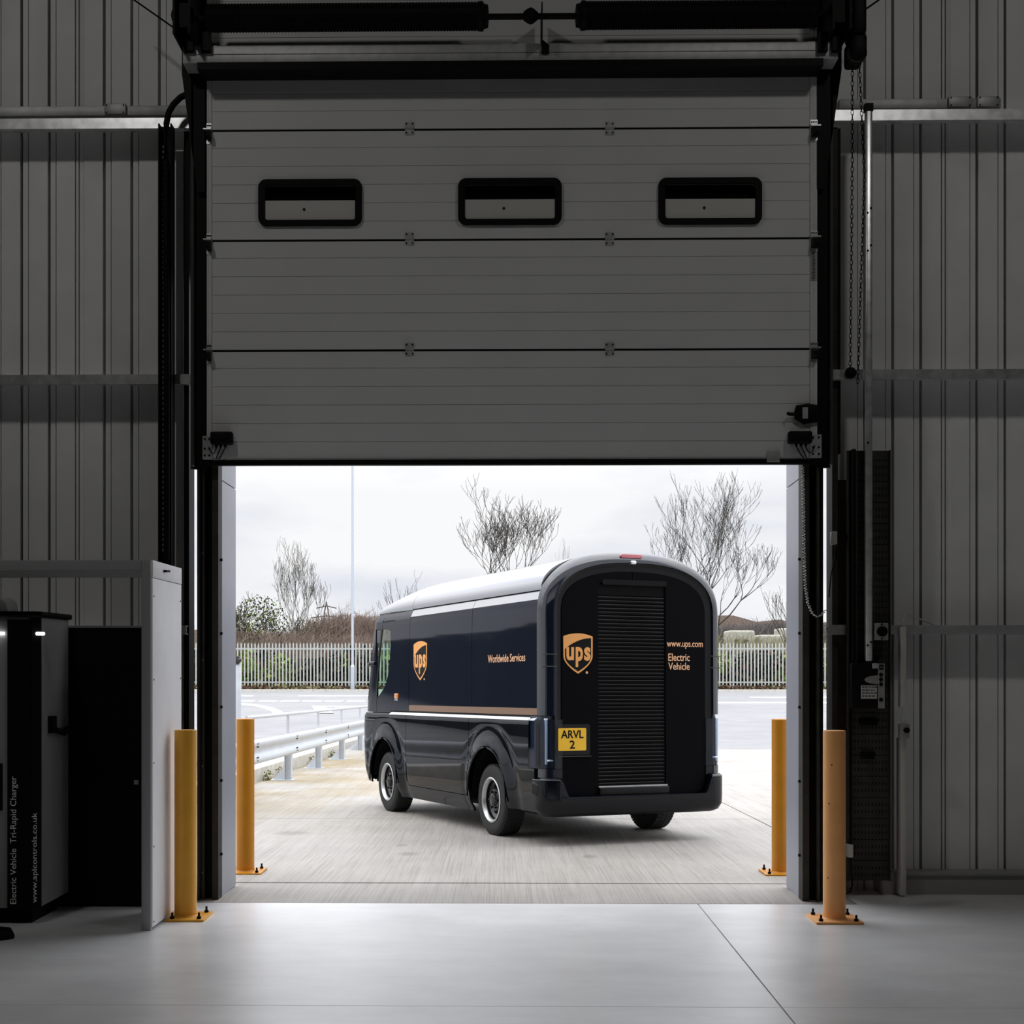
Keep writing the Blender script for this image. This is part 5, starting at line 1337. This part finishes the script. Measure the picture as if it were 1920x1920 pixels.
def tree(name, px, base_y, Y, top_py, spread, label, seed, m='bark', levels=6, trunks=1, r0=.12, cat='tree', lean=0, z0=None, up=.16, half=0):
    rnd = random.Random(seed); mb = MB(); b = W(px, base_y, Y); z0 = gz(Y) if z0 is None else z0
    H_ = W(px, top_py, Y).z - z0
    def grow(p, d, L_, r_, lv):
        n_ = 4 if lv > 2 else 3; pts = [p]; q = p.copy(); dd = d.copy(); kids = []
        for i in range(n_):
            dd = (dd + Vector((rnd.gauss(0, .16), rnd.gauss(0, .16), .06 + up * .25))).normalized(); q = q + dd * (L_ / n_); pts.append(q.copy())
            if lv > 0 and i >= 1:
                for _ in range(2 if lv > 2 else (1 if rnd.random() < .8 else 2)):
                    if rnd.random() < .86: kids.append((q.copy(), dd.copy()))
        mb.tube(pts, r_, 5 if lv > 3 else 3, False, max(.011, r_ * .55))
        if lv <= 0: return
        if kids and rnd.random() < .95: kids.append((q.copy(), dd.copy()))
        for q_, d_ in (kids[-3:] if lv > 3 else kids[-3:] if lv == 3 else kids[-2:]):
            t = rnd.uniform(0, 2 * math.pi); o = Vector((math.cos(t), math.sin(t), 0)); sp = spread * rnd.uniform(.5, 1.15) * (1.25 if lv >= levels - 2 else .8)
            nd = (d_ * .8 + o * sp + Vector((0, 0, up))).normalized(); grow(q_, nd, L_ * rnd.uniform(.60, .86), max(r_ * .58, .013), lv - 1)
    base = Vector((0, 0, 0))
    for t_ in range(trunks):
        a = 2 * math.pi * t_ / max(1, trunks) + rnd.random(); o = Vector((math.cos(a), math.sin(a), 0)) * (.28 if trunks > 1 else 0)
        grow(base + o * .3, (Vector((lean, 0, 1)) + o).normalized(), H_ * .30, r0, levels - 1)
    zmax = max(v[2] for v in mb.v); k_ = H_ / zmax
    wx = max(abs(v[0]) for v in mb.v) * k_; kx = (half * Y / F_PX) / wx if half else k_ / k_; mb.v = [(a * k_ * kx, c_ * k_ * kx, e * k_) for a, c_, e in mb.v]
    me = mb.mesh(name, recalc=False); o = link(name, me, m); o.location = (b.x, Y, z0)
    return tag(o, label, cat, 'bare winter trees behind the fence' if cat == 'tree' else None)
tree('bare_tree', 560, 1240, 80, 1005, .85, 'bare green-barked tree behind the fence left of the lamp post', 5, 'bark_green', 7, 2, .10, half=62)
tree('bare_tree', 915, 1240, 78, 884, .8, 'tall bare tree rising behind the middle of the van roof', 12, 'bark', 7, 2, .10, half=135)
tree('bare_tree', 1330, 1240, 78, 876, .85, 'large bare tree spreading behind the right shoulder of the van', 21, 'bark', 7, 3, .11, half=130)
tree('bare_tree', 1490, 1240, 76, 1080, .6, 'small bare tree at the right reveal, cut off by the door frame', 8, 'bark', 5, 2, .09, half=70)
tree('bare_tree', 755, 1240, 90, 1065, .6, 'low bare tree whose twigs show over the front of the van roof', 9, 'twig_grey', 5, 2, .09, half=50)
tree('bare_tree', 1062, 1240, 95, 1005, .5, 'slender bare tree whose tips show over the rear of the van roof', 19, 'twig_grey', 5, 1, .09, half=30)
tree('bare_tree', 655, 1240, 110, 1120, .6, 'small distant bare tree beside the lamp post column', 29, 'twig_grey', 5, 2, .08, half=25)
# dark shrub at the left
c = W(487, 1200, 76)
o = tree('dark_shrub', 487, 1240, 76, 1105, .95, 'dense dark olive shrub beside the bare tree at the left', 15, 'bark_green', 6, 4, .08, cat='shrub', up=.12)
lv = leaves('shrub_leaves', 2600, (-1.7, 1.7, -1.4, 1.4, .9, 5.0), .14, lambda x, y, z, rn: 1 if rn.random() < .75 else 0, None, None, 7,
            shape=lambda x, y, z, rn: (x / 1.75) ** 2 + (y / 1.5) ** 2 + ((z - 2.7) / 2.3) ** 2 < 1 and rn.random() < .7, kind=None)
lv.parent = o; lv['kind'] = 'stuff'
# thickets: masses of twigs in the distance
def thicket(name, px0, px1, Y, tops, n, m, label, seed, rr=.02):
    rnd = random.Random(seed); mb = MB(); z0 = gz(Y) - .1; x0 = W(px0, 1240, Y).x; x1 = W(px1, 1240, Y).x
    for i in range(n):
        t = rnd.random(); x = x0 + (x1 - x0) * t; px = px0 + (px1 - px0) * t; y = Y + rnd.uniform(-2.5, 2.5)
        zt = W(px, interp(tops, px), Y).z - rnd.random() ** 1.7 * 1.6; h = (zt - z0) * rnd.uniform(.6, 1)
        q = Vector((x, y, zt - h)); d = Vector((rnd.gauss(0, .12), rnd.gauss(0, .1), 1)) * h
        mb.tube([q, q + d * .5 + Vector((rnd.gauss(0, .1), 0, 0)), q + d], rr * rnd.uniform(.5, 1.5), 3, False, rr * .3)
        for k_ in range(3):
            f_ = rnd.uniform(.4, .95); a = q + d * f_; e = Vector((rnd.gauss(0, .5), rnd.gauss(0, .3), rnd.uniform(.2, .9))) * rnd.uniform(.4, 1.1); mb.tube([a, a + e], rr * .5, 3, False, rr * .2)
    o = link(name, mb.mesh(name, recalc=False), m); return tag(o, label, 'thicket', kind='stuff')
thicket('thicket', 400, 900, 84, [(400, 1190), (560, 1185), (600, 1160), (640, 1150), (700, 1155), (900, 1170)], 5200, 'twig_brown', 'brown leafless thicket behind the fence on the left', 31, .03)
thicket('thicket', 1290, 1560, 105, [(1290, 1180), (1400, 1172), (1430, 1168), (1560, 1172)], 3600, 'twig_grey', 'grey leafless thicket behind the fence on the right', 32, .035)
thicket('thicket', 1300, 1560, 74, [(1300, 1192), (1480, 1196), (1560, 1196)], 700, 'leaf_pale', 'pale dry grass and twigs sticking up behind the right stretch of fence', 33, .02)
thicket('thicket', 420, 760, 74, [(420, 1180), (760, 1192)], 900, 'twig_brown', 'reddish brambles directly behind the left stretch of fence', 34, .022)
S(build(MB().box(-120, 120, 180, 186, 0, 9), 'distant_ridge', 'twig_brown')) if False else None
rnd = random.Random(3); rg = MB(); xs = [-160 + i * 2.5 for i in range(129)]; n_ = len(xs)
hs_ = [W(900, 1176, 150).z + 1.1 * math.sin(x * .08) + rnd.uniform(-.35, .35) for x in xs]
for yy in (150, 156): rg.v += [(x, yy, 0) for x in xs] + [(x, yy, h) for x, h in zip(xs, hs_)]
for i in range(n_ - 1): rg.f += [(i, i + 1, n_ + i + 1, n_ + i), (2 * n_ + i, 3 * n_ + i, 3 * n_ + i + 1, 2 * n_ + i + 1), (n_ + i, n_ + i + 1, 3 * n_ + i + 1, 3 * n_ + i)]
S(build(rg, 'distant_woodland', 'twig_brown'))
hd = MB(); rnd = random.Random(9); n_ = 60; A0 = Vector((-17.5, 24)); B0 = Vector((-46, 64))
for row, off in ((0, 0), (1, 2.0)):
    for i in range(n_ + 1):
        p = A0 + (B0 - A0) * i / n_; q_ = Vector((-(B0 - A0).y, (B0 - A0).x)).normalized() * off
        for h in (gz(p.y) - .5, 3.3 + rnd.uniform(-.5, .5)): hd.v.append((p.x + q_.x + rnd.uniform(-.2, .2), p.y + q_.y + rnd.uniform(-.2, .2), h))
m_ = (n_ + 1) * 2
for i in range(n_):
    a = i * 2; hd.f += [(a, a + 2, a + 3, a + 1), (m_ + a, m_ + a + 1, m_ + a + 3, m_ + a + 2), (a + 1, a + 3, m_ + a + 3, m_ + a + 1)]
S(build(hd, 'reflection_hedge', 'leaf_dark'))  # unseen hedge, added so the van's side has something dark to reflect
# pale caravans beyond the right fence
def caravan(px0, px1, py0, py1, Y, label):
    a = W(px0, py1, Y); b = W(px1, py0, Y); r = empty('caravan', ((a.x + b.x) / 2, Y, .3), label, 'caravan', 'pale caravans beyond the fence')
    w_ = b.x - a.x; h_ = b.z - .3
    build(MB().box(-w_ / 2, w_ / 2, 0, 2.2, .5, h_), 'body', 'caravan', r, bevel=.15, segs=3)
    for f_ in (-.28, .05): build(MB().box(w_ * f_, w_ * (f_ + .2), -.01, 0, h_ * .6, h_ * .82), 'window', 'steel_dark', r)
    build(MB().cyl((0, -.05, .32), (0, .15, .32), .32, 16), 'wheel', 'rubber', r)
caravan(1366, 1416, 1182, 1215, 92, 'pale caravan directly right of the van beyond the fence')
caravan(1424, 1468, 1190, 1215, 92, 'lower pale caravan near the right reveal beyond the fence')
caravan(1462, 1500, 1178, 1215, 95, 'taller pale caravan partly hidden by the right reveal')
# pylon
py_ = W(612, 1128, 300); r = empty('electricity_pylon', (py_.x, 300, .3), 'tiny lattice electricity pylon on the horizon left of the lamp post', 'pylon')
h_ = py_.z - .3; mb = MB()
for sx in (-1, 1):
    for sy in (-1, 1): mb.tube([(sx * 1.6, sy * 1.6, 0), (sx * .4, sy * .4, h_ * .85), (0, 0, h_)], .10, 4)
for i in range(7):
    a = 1.6 - 1.2 * i / 7; b = 1.6 - 1.2 * (i + 1) / 7; z0 = h_ * .85 * i / 7; z1 = h_ * .85 * (i + 1) / 7
    mb.tube([(-a, -a, z0), (b, -b, z1)], .06, 3).tube([(a, -a, z0), (-b, -b, z1)], .06, 3)
build(mb, 'lattice_tower', 'twig_grey', r)
for f_, w_ in ((.90, 2.2), (.75, 3.4), (.62, 2.6)): build(MB().tube([(-w_, 0, h_ * f_), (0, 0, h_ * f_ + .5), (w_, 0, h_ * f_)], .12, 4), 'crossarm', 'twig_grey', r)
